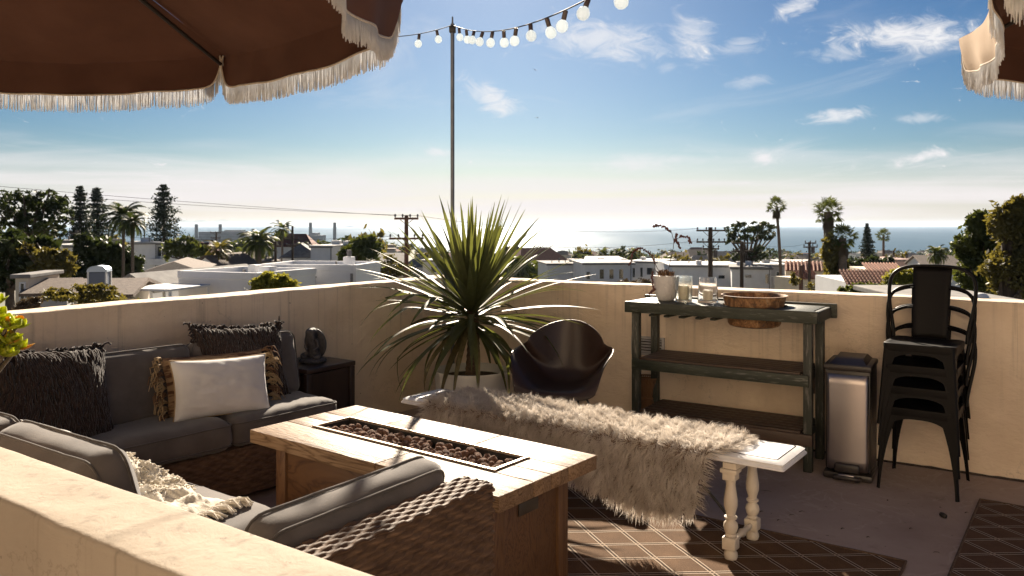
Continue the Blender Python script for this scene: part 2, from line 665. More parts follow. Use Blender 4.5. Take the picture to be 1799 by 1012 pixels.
# black mastic joint where wall meets floor
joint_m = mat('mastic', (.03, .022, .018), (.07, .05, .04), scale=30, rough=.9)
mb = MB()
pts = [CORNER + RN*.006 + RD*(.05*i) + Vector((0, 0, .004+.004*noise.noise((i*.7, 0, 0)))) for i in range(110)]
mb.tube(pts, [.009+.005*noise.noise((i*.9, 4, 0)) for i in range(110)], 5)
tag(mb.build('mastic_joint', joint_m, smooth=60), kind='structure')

# ------------------------------------------------------------------ furniture: shared shapes
def cushion_mesh(w, d, h, r=.04, puff=.012, n=16, seed=0.0, wr=.0065):
    """a stitched box cushion, centred in x and y, standing on z = 0"""
    half = Vector((w/2, d/2, h/2))
    mb = MB()
    cache = {}
    vs, fs = [], []

    def vert(px, py, pz):
        key = (round(px, 5), round(py, 5), round(pz, 5))
        if key in cache:
            return cache[key]
        P_ = Vector((px*half.x, py*half.y, pz*half.z))
        q = Vector((max(-half.x+r, min(half.x-r, P_.x)), max(-half.y+r, min(half.y-r, P_.y)), max(-half.z+r*.8, min(half.z-r*.8, P_.z))))
        o = P_-q
        if o.length > 1e-7:
            P_ = q + o.normalized()*r
        e = (1-px**4)*(1-py**4)
        P_.z += pz*(puff*e + .010*abs(noise.noise((P_.x*3.2+seed*1.7, P_.y*2.6, pz)))*e - .004) + (wr*1.6*noise.noise((P_.x*5+seed, P_.y*5, pz)) + wr*noise.noise((P_.x*14+seed, P_.y*14, pz*2)))*(abs(pz))
        rim = abs(pz)*(max(abs(px), abs(py))**8)
        P_.z += pz*.004*rim*math.sin((P_.x*55+P_.y*55)+3*noise.noise((P_.x*9, P_.y*9, seed)))
        side = .008*(1-pz*pz)*noise.noise((P_.x*6+seed, P_.y*6, pz*1.5))
        if abs(px) > .99:
            P_.x += math.copysign(side + .006*(1-pz*pz), px)
        if abs(py) > .99:
            P_.y += math.copysign(side + .006*(1-pz*pz), py)
        P_.z += half.z
        cache[key] = len(vs)
        vs.append(P_)
        return cache[key]
    lin = [-1+2*i/n for i in range(n+1)]
    lin = [math.copysign(abs(k)**.75, k) for k in lin]
    lz = [-1, -.8, -.4, 0, .4, .8, 1]
    for s in (-1, 1):
        for i in range(n):
            for j in range(n):
                q = [vert(lin[i], lin[j], s), vert(lin[i+1], lin[j], s), vert(lin[i+1], lin[j+1], s), vert(lin[i], lin[j+1], s)]
                fs.append(q if s > 0 else q[::-1])
        for i in range(n):
            for j in range(6):
                q = [vert(lin[i], s, lz[j]), vert(lin[i+1], s, lz[j]), vert(lin[i+1], s, lz[j+1]), vert(lin[i], s, lz[j+1])]
                fs.append(q)
                q = [vert(s, lin[i], lz[j]), vert(s, lin[i+1], lz[j]), vert(s, lin[i+1], lz[j+1]), vert(s, lin[i], lz[j+1])]
                fs.append(q)
    mb.add(vs, fs)
    return mb


def piping(w, d, z, r, rad=.0045):
    pts = []
    for cx, cy, a0 in ((1, 1, 0), (-1, 1, 90), (-1, -1, 180), (1, -1, 270)):
        for k in range(5):
            a = R(a0+90*k/4)
            pts.append((cx*(w/2-r)+math.cos(a)*(r+.001), cy*(d/2-r)+math.sin(a)*(r+.001), z))
    pts.append(pts[0])
    full = []
    for i in range(len(pts)-1):
        a, b = Vector(pts[i]), Vector(pts[i+1])
        m = max(1, int((b-a).length/.04))
        for k in range(m):
            q = a.lerp(b, k/m)
            q.z += .0025*noise.noise((q.x*14, q.y*14, z))
            full.append(q)
    full.append(Vector(pts[-1]))
    return MB().tube(full, rad, 6, cap=False)


def fabric(name, c, c2, bs=420, rnd=0):
    return mat(name, c, c2, scale=5, rough=.92, bump=.25, bscale=bs, bdist=.002, sheen=.25, spec=.2, rnd=rnd, detail=10)


def weave_mesh(w, h, px=.034, py=.0165, amp=.0125, res=5):
    """woven cane as relief: rows of rounded strands that dive under and over the stakes. x right, z up, y out (-y is the face)"""
    nu, nv = int(w/px*res), int(h/py*res)
    xs = np.linspace(0, w, nu+1)
    zs = np.linspace(0, h, nv+1)
    X, Z = np.meshgrid(xs, zs)
    row = np.floor(Z/py + 1e-6)
    fz = Z/py - row
    rnd_ = np.sin(row*12.9898)*43758.5453
    rnd_ = rnd_-np.floor(rnd_)
    ph = np.pi*(X/px + (row % 2)) + .25*(rnd_-.5)
    prof = np.sqrt(np.maximum(0, 1-(2*fz-1)**2))
    Y = -(amp*prof*(.36+.64*np.clip(.5+.85*np.cos(ph), 0, 1)) + amp*.25*prof)
    Zj = Z + .0012*np.sin(X*31+row) + .0015*np.sin(X*7+row*.3)
    mb = MB()
    mb.v = list(zip(X.ravel().tolist(), Y.ravel().tolist(), Zj.ravel().tolist()))
    W_ = nu+1
    mb.f = [(j*W_+i, j*W_+i+1, (j+1)*W_+i+1, (j+1)*W_+i) for j in range(nv) for i in range(nu)]
    return mb


grey_fab = fabric('sofa_canvas', (.080, .069, .066), (.125, .108, .100))
pipe_fab = fabric('sofa_piping', (.06, .052, .05), (.09, .078, .072))
wick_m = mat('brown_wicker', (.070, .042, .027), (.145, .090, .058), scale=16, rough=.6, spec=.12, bump=.15, bscale=300, stretch=(1, 1, 3))


def seat_cushion(parent, cx, cy, w, d, z, h=.125, seed=0.0):
    c = cushion_mesh(w, d, h, seed=seed).build('seat_cushion', grey_fab, parent, smooth=180)
    c.location = (cx, cy, z)
    for zz in (.018, h-.018):
        piping(w, d, zz, .04).build('piping', pipe_fab, c, smooth=180)
    return c


def back_cushion(parent, loc, w, h, t, tilt, rz=0.0, seed=0.0):
    c = cushion_mesh(w, h, t, r=.045, puff=.016, seed=seed, wr=.008).build('back_cushion', grey_fab, parent, smooth=180)
    c.rotation_euler = (R(90)-tilt, 0, rz)
    c.location = loc
    for zz in (.02, t-.02):
        piping(w, h, zz, .05).build('piping', pipe_fab, c, smooth=180)
    return c


def weave_panel(parent, w, h, loc, rot, **k):
    o = weave_mesh(w, h, **k).build('woven_panel', wick_m, parent, smooth=180, fix=False)
    o.location = loc
    o.rotation_euler = rot
    o['kind'] = 'stuff'
    return o


# ---- long sofa along the left wall. local x runs along the sofa (to the right end), local -y faces the fire table
SA = R(38.7)
S_dir = Vector((math.sin(SA), math.cos(SA), 0))
M_dir = Vector((math.cos(SA), -math.sin(SA), 0))
s_end = Vector((-1.008, 4.677, 0))
sofa = empty('wicker_sofa', s_end - M_dir*.31 + Vector((0, 0, .001)), math.atan2(S_dir.y, S_dir.x),
             'long grey cushioned wicker sofa along the left parapet, holding the dark and white pillows', 'sofa')
L = 2.03
mb = MB()
mb.box((-L/2, .005, .165), (L, .60, .25), bev=.012)
mb.build('base_frame', wick_m, sofa, smooth=40)
for i in range(3):
    for y in (-.27, .27):
        MB().box((-.04-(L-.08)*i/2, y, .02), (.05, .05, .04), bev=.006).build('foot', wick_m, sofa, smooth=40)
weave_panel(sofa, L, .25, (-L, -.298, .04), (0, 0, 0), res=3)
mb = MB()
mb.box((-L/2, .275, .46), (L, .06, .50), bev=.012)
mb.build('back_frame', wick_m, sofa, smooth=40)
for i, (cx, w) in enumerate(((-.345, .675), (-1.03, .675), (-1.70, .655))):
    seat_cushion(sofa, cx, -.035, w, .55, .30, .14, seed=i*3.1)
    back_cushion(sofa, (cx-.003*i, .20, .60), w, .37, .13, R(11), seed=i*5.7+1)

# ---- sofa along the near wall. local x along U, local -y = towards the wall (backs against it)
nsofa = empty('wicker_sofa', NEAR + V*.02 + Vector((0, 0, .001)), math.atan2(U.y, U.x),
              'grey cushioned wicker corner sofa behind the low near wall, with a cream throw', 'sofa')
# here local +y is V (into the room)
mb = MB()
mb.box((.19, .40, .165), (2.14, .72, .25), bev=.012)
mb.build('base_frame', wick_m, nsofa, smooth=40)
mb = MB()
mb.box((.14, .035, .40), (2.04, .06, .60), bev=.012)
mb.build('back_frame', wick_m, nsofa, smooth=40)
weave_panel(nsofa, 2.14, .25, (1.26, .764, .04), (0, 0, math.pi), res=3)
for x in (-.84, .2, 1.22):
    for y in (.08, .72):
        MB().box((x, y, .02), (.05, .05, .04), bev=.006).build('foot', wick_m, nsofa, smooth=40)
# the arm at the right end: woven box
arm = MB().box((1.225, .405, .365), (.105, .735, .635), bev=.02).build('arm', wick_m, nsofa, smooth=40)
weave_panel(arm, .75, .65, (1.279, .03, .04), (0, 0, R(90)))
weave_panel(arm, .115, .65, (1.282, .774, .04), (0, 0, math.pi))
weave_panel(arm, .755, .118, (1.284, .026, .684), (R(-90), 0, R(90)), px=.036, py=.0168, amp=.0090, res=6)
for i, (cx, w) in enumerate(((-.58, .66), (.11, .69), (.82, .68))):
    seat_cushion(nsofa, cx, .42, w, .66, .30, .14, seed=20+i*3.1)
for i, (cx, w) in enumerate(((-.66, .66), (.005, .66))):
    c = back_cushion(nsofa, (cx, .125, .575), w, .36, .13, R(17), math.pi, seed=30+i*2.3)
back_cushion(nsofa, (1.108, .41, .572), .66, .31, .12, R(20), R(-90), seed=41.0)

# ---- pillows and throws
def pillow_surf(w, h, t, pinch=.07, pw=.42):
    def f(u, v, s):
        x, y = 2*u-1, 2*v-1
        e = max(0.0, (1-x*x)*(1-y*y))**pw
        X = x*w/2*(1-pinch*(1-y*y)*abs(x)**3)
        Y = y*h/2*(1-pinch*(1-x*x)*abs(y)**3)
        return Vector((X, Y, s*t/2*e + .006*e*noise.noise((x*2.3, y*2.3, s*3+w*9)) + .006*e*noise.noise((x*6, y*6, s+w)) + .005*abs(noise.noise((x*3+y*5, y*2.0, s+4)))*(1-e*.6)*e))
    return f


def pillow(name, w, h, t, m, parent=None, n=22, pinch=.07):
    f = pillow_surf(w, h, t, pinch)
    mb = MB()
    mb.grid(lambda a, b: f(a, b, 1), n, n)
    mb.grid(lambda a, b: f(1-a, b, -1), n, n)
    o = mb.build(name, m, parent, smooth=180)
    return o, f


def stand(o, loc, tilt, rz, roll=0.0):
    """face (+z of the pillow) turned to the room: tilt back from vertical"""
    o.matrix_world = Matrix.Translation(loc) @ Matrix.Rotation(rz, 4, 'Z') @ Matrix.Rotation(R(90)-tilt, 4, 'X') @ Matrix.Rotation(roll, 4, 'Z')
    return o


rope_m = mat('dark_brown_yarn', (.016, .009, .007), (.042, .025, .020), scale=40, rough=.95, bump=.6, bscale=260, bdist=.004, sheen=.3, spec=.15)
rope_core = mat('dark_brown_cloth', (.022, .013, .011), (.035, .021, .018), scale=20, rough=.95)


def rope_pillow(name, w, h, t, loc, tilt, rz, roll, label, seed, droop=True):
    rnd_ = random.Random(seed)
    root = empty(name, (0, 0, 0), 0, label, 'pillow')
    stand(root, loc, tilt, rz, roll)
    o, f = pillow('cover', w, h, t, rope_core, root, pinch=.12)
    mb = MB()
    # yarn loops laid over the cover in short overlapping locks
    for k in range(1150):
        u0, v0 = rnd_.uniform(.02, .98), rnd_.uniform(.02, .98)
        s = 1 if rnd_.random() < .8 else -1
        L_ = rnd_.uniform(.07, .15)
        ang = rnd_.gauss(-1.57 + .5*noise.noise((u0*3, v0*3, seed)), .25)
        pts = []
        for q in range(6):
            a = q/5
            uu = u0 + math.cos(ang)*L_*a/w
            vv = v0 + math.sin(ang)*L_*a/h
            lift = .003+.010*math.sin(math.pi*min(1, a*1.1))
            uu2, vv2 = max(0, min(1, uu)), max(0, min(1, vv))
            p_ = f(uu2, vv2, s)
            x, y = 2*uu2-1, 2*vv2-1
            nrm = Vector((x*.9*abs(x)**3, y*.9*abs(y)**3, s*.8)).normalized()
            p_ = p_ + nrm*lift + Vector(((uu-uu2)*w, (vv-vv2)*h, 0))
            pts.append(p_)
        mb.tube(pts, [.0034, .0048, .0052, .0050, .0044, .0024], 5)
    # edge locks that stand up along the rim
    for k in range(230):
        a = rnd_.uniform(0, 4)
        sd_, fr = int(a), a-int(a)
        u0, v0 = ((fr, 0), (1, fr), (fr, 1), (0, fr))[sd_]
        p0 = f(u0, v0, 1)
        out = Vector(((0, -1, 0), (1, 0, 0), (0, 1, 0), (-1, 0, 0))[sd_])
        sidew = Vector((-out.y, out.x, 0))*rnd_.uniform(-.03, .03)
        L_ = rnd_.uniform(.006, .018)
        pts = [p0 - out*.012, p0+out*L_*.6+sidew*.4+Vector((0, 0, .006)), p0+out*L_+sidew+Vector((0, 0, rnd_.uniform(-.012, .02))),
               p0+out*L_*.3+sidew*1.6+Vector((0, 0, .012))]
        mb.tube(pts, [.005, .006, .006, .004], 5)
    y = mb.build('yarn_locks', rope_m, root, smooth=180, fix=False)
    y['kind'] = 'stuff'
    return root


def on_sofa(tx, back, z):
    """point on the long sofa: tx along from its right end, back = metres behind the seat front"""
    return s_end + S_dir*tx - M_dir*back + Vector((0, 0, z))


face_long = math.atan2(S_dir.y, S_dir.x)
rope_pillow('braided_pillow', .60, .47, .20, on_sofa(-1.46, .33, .655), R(20), face_long+R(10), R(-6),
            'large dark brown pillow of braided yarn at the left end of the long sofa', 11)
rope_pillow('braided_pillow', .56, .45, .16, on_sofa(-.40, .40, .665), R(20), face_long-R(3), R(-4),
            'dark brown braided yarn pillow leaning behind the white lumbar pillow', 12)

kilim = mat('kilim_weave', (.10, .045, .025), (.30, .19, .10), scale=3, rough=.95, bump=.5, bscale=160, bdist=.004, stretch=(3, 16, 3), lo=.45, hi=.55)
straw = mat('tan_tassel', (.30, .20, .10), (.46, .33, .18), scale=12, rough=.9)
straw2 = mat('brown_tassel', (.12, .060, .030), (.22, .12, .06), scale=12, rough=.9)
kroot = empty('tasselled_pillow', (0, 0, 0), 0, 'brown striped pillow with tan tassels squeezed behind the white lumbar pillow', 'pillow')
stand(kroot, on_sofa(-.60, .305, .595), R(20), face_long-R(4), R(-1))
pillow('cover', .60, .33, .13, kilim, kroot)
rt = random.Random(5)
for s in (-1, 1):
    for k in range(9):
        y = -.15+.30*k/8
        mb = MB()
        for q in range(9):
            a0 = Vector((s*.285, y, 0))
            L_ = rt.uniform(.05, .085)
            a2 = a0 + Vector((s*L_*rt.uniform(.6, 1), rt.uniform(-.035, .02), rt.uniform(.0, .05)))
            a3 = a2 + Vector((s*rt.uniform(-.01, .02), -L_*.5, .004))
            mb.tube([a0, a0.lerp(a2, .5)+Vector((0, .008, .008)), a2, a3], [.004, .0034, .003, .002], 4)
        mb.build('tassel', straw if (k+(s > 0)) % 3 else straw2, kroot, smooth=180)

white_fab = mat('white_cotton', (.60, .58, .56), (.72, .70, .68), scale=4, rough=.95, bump=.35, bscale=300, bdist=.002, sheen=.3, spec=.2)
proot = empty('lumbar_pillow', (0, 0, 0), 0, 'white cotton lumbar pillow propped on the long grey sofa', 'pillow')
stand(proot, on_sofa(-.655, .175, .594), R(17), face_long-R(9), R(-2.0))
pillow('cover', .525, .315, .17, white_fab, proot, n=40, pinch=.075)
mb = MB()
f = pillow_surf(.525, .315, .17, .075)
pts = [f(a, 0, 1) for a in [i/20 for i in range(21)]]+[f(1, a, 1) for a in [i/14 for i in range(15)]]+[f(1-a, 1, 1) for a in [i/20 for i in range(21)]] + [f(0, 1-a, 1) for a in [i/14 for i in range(15)]]
mb.tube(pts, .004, 5, cap=False)
mb.build('seam', straw, proot, smooth=180)

lt_fab = mat('pale_grey_linen', (.42, .41, .41), (.54, .53, .52), scale=6, rough=.95, bump=.4, bscale=220, bdist=.003, sheen=.2)
groot = empty('linen_pillow', (0, 0, 0), 0, 'pale grey linen pillow leaning on the near sofa beside the cream throw', 'pillow')
stand(groot, NEAR - U*.06 + V*.275 + Vector((0, 0, .60)), R(24), math.atan2(-U.y, -U.x), R(2))
pillow('cover', .52, .38, .15, lt_fab, groot, n=26)

# cream throw: a crumpled, loosely knitted cloth that runs down the near sofa's seat
throw_m = mat('cream_wool', (.66, .58, .46), (.84, .77, .66), scale=28, rough=1, bump=.6, bscale=140, bdist=.006, sheen=.4, spec=.1, transl=.12)
th = empty('knitted_throw', NEAR + U*.04 + V*.53 + Vector((0, 0, .442)), math.atan2(U.y, U.x)+R(16), 'crumpled cream knitted throw with fringe on the near sofa seat', 'blanket')
mb = MB()


def throw_f(u, v):
    x = -.36+.56*u
    y = -.17+.34*v + .05*math.sin(u*5+.4)
    edge = (1-abs(2*v-1)**5)*(1-abs(2*u-1)**7)
    z = .010 + edge*(.045 + .045*noise.noise((x*6, y*7, 1)) + .030*noise.noise((x*14, y*15, 4)) + .014*abs(noise.noise((x*34, y*36, 2))))
    z += .11*SM((.42-u)/.4)*edge
    return Vector((x+.02*noise.noise((x*9, y*9, 8)), y+.03*noise.noise((x*7, y*7, 6)), max(z, .006)))


mb.grid(throw_f, 90, 60)
mb.build('cloth', throw_m, th, smooth=180)
mb = MB()
rt = random.Random(3)
for k in range(90):
    v = rt.random()
    p0 = throw_f(.985, v)
    L_ = rt.uniform(.06, .11)
    dy = rt.uniform(-.02, .02)
    pts = [p0, p0+Vector((L_*.4, dy*.4, .018)), p0+Vector((L_*.8, dy, .005+rt.uniform(0, .02))), p0+Vector((L_, dy*1.4, .004))]
    mb.tube(pts, [.005, .0055, .005, .003], 5)
for k in range(900):
    u, v = rt.random()*.62, rt.random()
    p0 = throw_f(u, v)
    d = Vector((rt.gauss(0, 1), rt.gauss(0, 1), rt.uniform(.0, .6))).normalized()*rt.uniform(.006, .014)
    d2 = Vector((rt.gauss(0, 1), rt.gauss(0, 1), 0))*.010
    mb.tube([p0, p0+d, p0+d+d2*.6], [.0028, .0030, .002], 4)
o = mb.build('wool_fringe', throw_m, th, smooth=180, fix=False)
o['kind'] = 'stuff'

# ---- side table and statue
dk_wood = mat('espresso_wood', (.022, .013, .010), (.045, .027, .020), scale=5, rough=.35, stretch=(1, 1, .1), bump=.15, bscale=80)
st_c = Vector((-1.032, 5.236, 0)) - V*.20 - U*.20
stab = empty('side_table', st_c, math.atan2(V.y, V.x), 'dark wooden cube side table at the far end of the long sofa, carrying the statue', 'side table')
MB().box((0, 0, .555), (.41, .41, .03), bev=.004).build('table_top', dk_wood, stab, smooth=40)
for sx in (-1, 1):
    for sy in (-1, 1):
        MB().box((sx*.182, sy*.182, .27), (.04, .04, .538), bev=.003).build('leg', dk_wood, stab, smooth=40)
for sx in (-1, 1):
    MB().box((sx*.178, 0, .28), (.012, .32, .50)).build('side_panel', dk_wood, stab)
    MB().box((0, sx*.178, .28), (.32, .012, .50)).build('side_panel', dk_wood, stab)

stone_m = mat('carved_basalt', (.020, .019, .022), (.070, .065, .070), scale=26, rough=.38, rough2=.75, bump=.8, bscale=70, bdist=.006)
stat = empty('statue', st_c + V*.005 + U*.02 + Vector((0, 0, .570)), R(-14), 'small dark stone statue of a seated figure before an oval disc', 'statue')
mb = MB()
mb.lathe([(.075, 0), (.080, .008), (.080, .018), (.066, .030), (.058, .034)], 28)
for k in range(26):
    a = 2*math.pi*k/26
    mb.lathe([(.001, -.009), (.008, -.005), (.010, 0), (.008, .006), (.001, .010)], 8, (math.cos(a)*.078, math.sin(a)*.078, .012))
mb.build('plinth', stone_m, stat, smooth=50)
mb = MB()
prof = [(0.001, -.011), (.085, -.010), (.092, -.006), (.094, 0), (.092, .006), (.085, .010), (.001, .011)]
mb.lathe(prof, 40, M=Matrix.Translation((0, .035, .116)) @ Matrix.Rotation(R(98), 4, 'X') @ Matrix.Diagonal((.83, 1.08, 1, 1)))
mb.build('halo_disc', stone_m, stat, smooth=50)
# the figure: one skinned body, kneeling and leaning its head forward
me = bpy.data.meshes.new('figure')
pv = [(0, .005, .045), (0, .004, .085), (0, -.004, .125), (0, -.012, .155), (0, -.022, .198), (0, -.030, .222),
      (.034, -.004, .140), (.046, -.014, .100), (.020, -.040, .082), (-.034, -.004, .140), (-.046, -.014, .100), (-.020, -.040, .082),
      (.038, -.010, .044), (.066, -.032, .042), (.020, -.052, .040), (-.038, -.010, .044), (-.066, -.032, .042), (-.020, -.052, .040)]
pe = [(0, 1), (1, 2), (2, 3), (3, 4), (4, 5), (3, 6), (6, 7), (7, 8), (3, 9), (9, 10), (10, 11), (0, 12), (12, 13), (13, 14), (0, 15), (15, 16), (16, 17)]
rad = [.040, .036, .038, .022, .040, .036, .014, .012, .010, .014, .012, .010, .022, .018, .015, .022, .018, .015]
me.from_pydata(pv, pe, [])
fig = link_mesh('figure', me, stat)
me.materials.append(stone_m)
mod = fig.modifiers.new('skin', 'SKIN')
for i, k in enumerate(rad):
    me.skin_vertices[0].data[i].radius = (k, k)
me.skin_vertices[0].data[0].use_root = True
fig.modifiers.new('sub', 'SUBSURF').levels = 2
fig.modifiers['sub'].render_levels = 2

# ---- fire table
top_wood = bpy.data.materials.new('oak_board')
top_wood.use_nodes = True


def wood_nodes(m, c1, c2, c3, rough, along=(1, 14, 14), rnd=.10, grain=.45):
    t = NT(m.node_tree)
    p = m.node_tree.nodes['Principled BSDF']
    o = t.coord('Object')
    oi = m.node_tree.nodes.new('ShaderNodeObjectInfo')
    shift = t.comb(t.math('MULTIPLY', oi.outputs['Random'], 37.0), t.math('MULTIPLY', oi.outputs['Random'], 11.0), 0.0)
    va = m.node_tree.nodes.new('ShaderNodeVectorMath')
    t.l.new(t.mapping(o, along), va.inputs[0])
    t.l.new(shift, va.inputs[1])
    vec = va.outputs[0]
    f1 = t.noise(vec, .9, 4, .5, 1.6)
    rings = t.math('ABSOLUTE', t.math('SINE', t.math('MULTIPLY', f1, 34.0)))
    f2 = t.noise(vec, 7, 8, .7)
    col = t.ramp(t.math('MULTIPLY_ADD', rings, .45, t.math('MULTIPLY', f2, .6)), ((.15, c1), (.5, c2), (.9, c3)))
    h = m.node_tree.nodes.new('ShaderNodeHueSaturation')
    t.put(h.inputs['Value'], t.math('MULTIPLY_ADD', oi.outputs['Random'], 2*rnd, 1-rnd))
    t.l.new(col, h.inputs['Color'])
    t.l.new(h.outputs[0], p.inputs['Base Color'])
    t.put(p.inputs['Roughness'], t.math('MULTIPLY_ADD', f2, .25, rough-.12))
    b = m.node_tree.nodes.new('ShaderNodeBump')
    b.inputs['Strength'].default_value = grain
    b.inputs['Distance'].default_value = .0025
    t.l.new(t.math('MULTIPLY_ADD', rings, -.5, f2), b.inputs['Height'])
    t.l.new(b.outputs[0], p.inputs['Normal'])
    return m


wood_nodes(top_wood, (.050, .026, .013), (.19, .118, .066), (.29, .195, .120), .50, grain=.8)
top_wood.node_tree.nodes['Principled BSDF'].inputs['Specular IOR Level'].default_value = .16
FA = math.atan2(-.616, .788)      # long side direction of the table
fire = empty('fire_table', (-.401, 3.243, 0), FA, 'oak fire table with a long trough of lava rock, in front of the sofas', 'fire pit table')
FL, FW, FZ = 1.38, .60, .58
TL, TW = 1.00, .19                  # trough opening
T_ = .055
off = -.005


def board(x0, x1, y0, y1, name='plank'):
    o = MB().box((0, 0, 0), (x1-x0-.0036, y1-y0-.0036, T_), bev=.003).build(name, top_wood, fire, smooth=40)
    o.location = ((x0+x1)/2, (y0+y1)/2, FZ-T_/2)
    return o


hx, hy, tx, ty = FL/2, FW/2, TL/2, TW/2
for (x0, x1) in ((-hx, -.30), (-.30, .22), (.22, hx)):
    board(x0, x1, ty+.012, hy)
for (x0, x1) in ((-hx, .10), (.10, hx)):
    board(x0, x1, -hy, -ty-.012)
for s in (-1, 1):
    for k in range(2):
        y0, y1 = -ty-.012+k*(TW+.024)/2, -ty-.012+(k+1)*(TW+.024)/2
        x0, x1 = (tx+.012, hx) if s > 0 else (-hx, -tx-.012)
        board(x0, x1, y0, y1)
steel = mat('trough_steel', (.30, .24, .18), (.42, .35, .28), scale=8, rough=.4, metal=.7)
black_m = mat('trough_black', (.02, .017, .015), rough=.7)
mb = MB()
for s in (-1, 1):
    mb.box((0, s*(ty+.005), FZ+.003), (TL+.028, .010, .010))
    mb.box((s*(tx+.005), 0, FZ+.003), (.010, TW-.002, .010))
mb.build('trough_rim', steel, fire)
mb = MB()
for s in (-1, 1):
    mb.box((0, s*(ty-.003), FZ-.07), (TL, .004, .136))
    mb.box((s*(tx-.003), 0, FZ-.07), (.004, TW, .136))
mb.box((0, 0, FZ-.115), (TL, TW, .01))
mb.build('trough', black_m, fire)
body_wood = bpy.data.materials.new('oak_panel')
body_wood.use_nodes = True
wood_nodes(body_wood, (.045, .017, .006), (.105, .047, .018), (.15, .074, .030), .5, along=(1.2, 14, 5))
post_wood = bpy.data.materials.new('oak_post')
post_wood.use_nodes = True
wood_nodes(post_wood, (.055, .022, .008), (.12, .056, .023), (.165, .086, .037), .5, along=(14, 14, 1))
bx, by = hx-.085, hy-.075
bh = FZ-T_-.002
for sx in (-1, 1):
    for sy in (-1, 1):
        o = MB().box((0, 0, 0), (.062, .062, bh), bev=.003).build('corner_post', post_wood, fire, smooth=40)
        o.location = (sx*(bx-.031), sy*(by-.031), bh/2)
for s in (-1, 1):
    o = MB().box((0, 0, 0), (2*bx-.13, .018, bh-.05), bev=.002).build('side_panel', body_wood, fire, smooth=40)
    o.location = (0, s*(by-.020), bh/2+.02)
    o = MB().box((0, 0, 0), (.018, 2*by-.13, bh-.05), bev=.002).build('end_panel', body_wood, fire, smooth=40)
    o.location = (s*(bx-.020), 0, bh/2+.02)
    o = MB().box((0, 0, 0), (2*bx-.13, .026, .05), bev=.002).build('bottom_rail', body_wood, fire, smooth=40)
    o.location = (0, s*(by-.014), .026)
    o = MB().box((0, 0, 0), (.026, 2*by-.13, .05), bev=.002).build('bottom_rail', body_wood, fire, smooth=40)
    o.location = (s*(bx-.014), 0, .026)
# the control plate on the right end
o = MB().box((0, 0, 0), (.006, .115, .045), bev=.002).build('control_plate', mat('dark_plate', (.05, .04, .03), rough=.4), fire, smooth=40)
o.location = (bx-.006, -.02, bh-.07)

rock_m = mat('red_lava_rock', (.17, .085, .052), (.38, .215, .145), scale=24, rough=.95, bump=1, bscale=90, bdist=.008, rnd=.25)
rock_meshes = []
for k in range(6):
    bm = bmesh.new()
    bmesh.ops.create_icosphere(bm, subdivisions=2, radius=1)
    for q in bm.verts:
        n_ = q.co.normalized()
        q.co = n_*(1+.28*noise.noise(n_*1.4+Vector((k*9, 0, 0)))+.20*noise.noise(n_*3.5+Vector((0, k*5, 0))))
        q.co.z *= .8
    me = bpy.data.meshes.new('lava_rock')
    bm.to_mesh(me)
    bm.free()
    me.materials.append(rock_m)
    me.polygons.foreach_set('use_smooth', [True]*len(me.polygons))
    me.set_sharp_from_angle(angle=R(35))
    rock_meshes.append(me)
fm = Matrix.Translation(fire.location) @ Matrix.Rotation(FA, 4, 'Z')
rt = random.Random(21)
nrock = 0
for layer, (n_, z0) in enumerate(((70, FZ-.075), (120, FZ-.045), (105, FZ-.020))):
    placed = []
    tries = 0
    while len(placed) < n_ and tries < 6000:
        tries += 1
        x, y = rt.uniform(-tx+.028, tx-.028), rt.uniform(-ty+.026, ty-.026)
        if layer == 2 and rt.random() > .55+.45*(1-abs(y/ty)) * (1-abs(x/tx)**4):
            continue
        if all((x-a)**2+(y-b)**2 > .026**2 for a, b in placed):
            placed.append((x, y))
            s = rt.uniform(.015, .0225)
            o = bpy.data.objects.new('lava_rock', rock_meshes[rt.randrange(6)])
            COL.objects.link(o)
            o.location = fm @ Vector((x, y, z0+rt.uniform(-.006, .006)))
            o.rotation_euler = (rt.uniform(0, 6), rt.uniform(0, 6), rt.uniform(0, 6))
            o.scale = (s*rt.uniform(.9, 1.15), s, s*rt.uniform(.85, 1.1))
            tag(o, 'rounded red brown lava rock in the trough of the fire table', 'rock', 'lava rocks in the fire table')
            nrock += 1

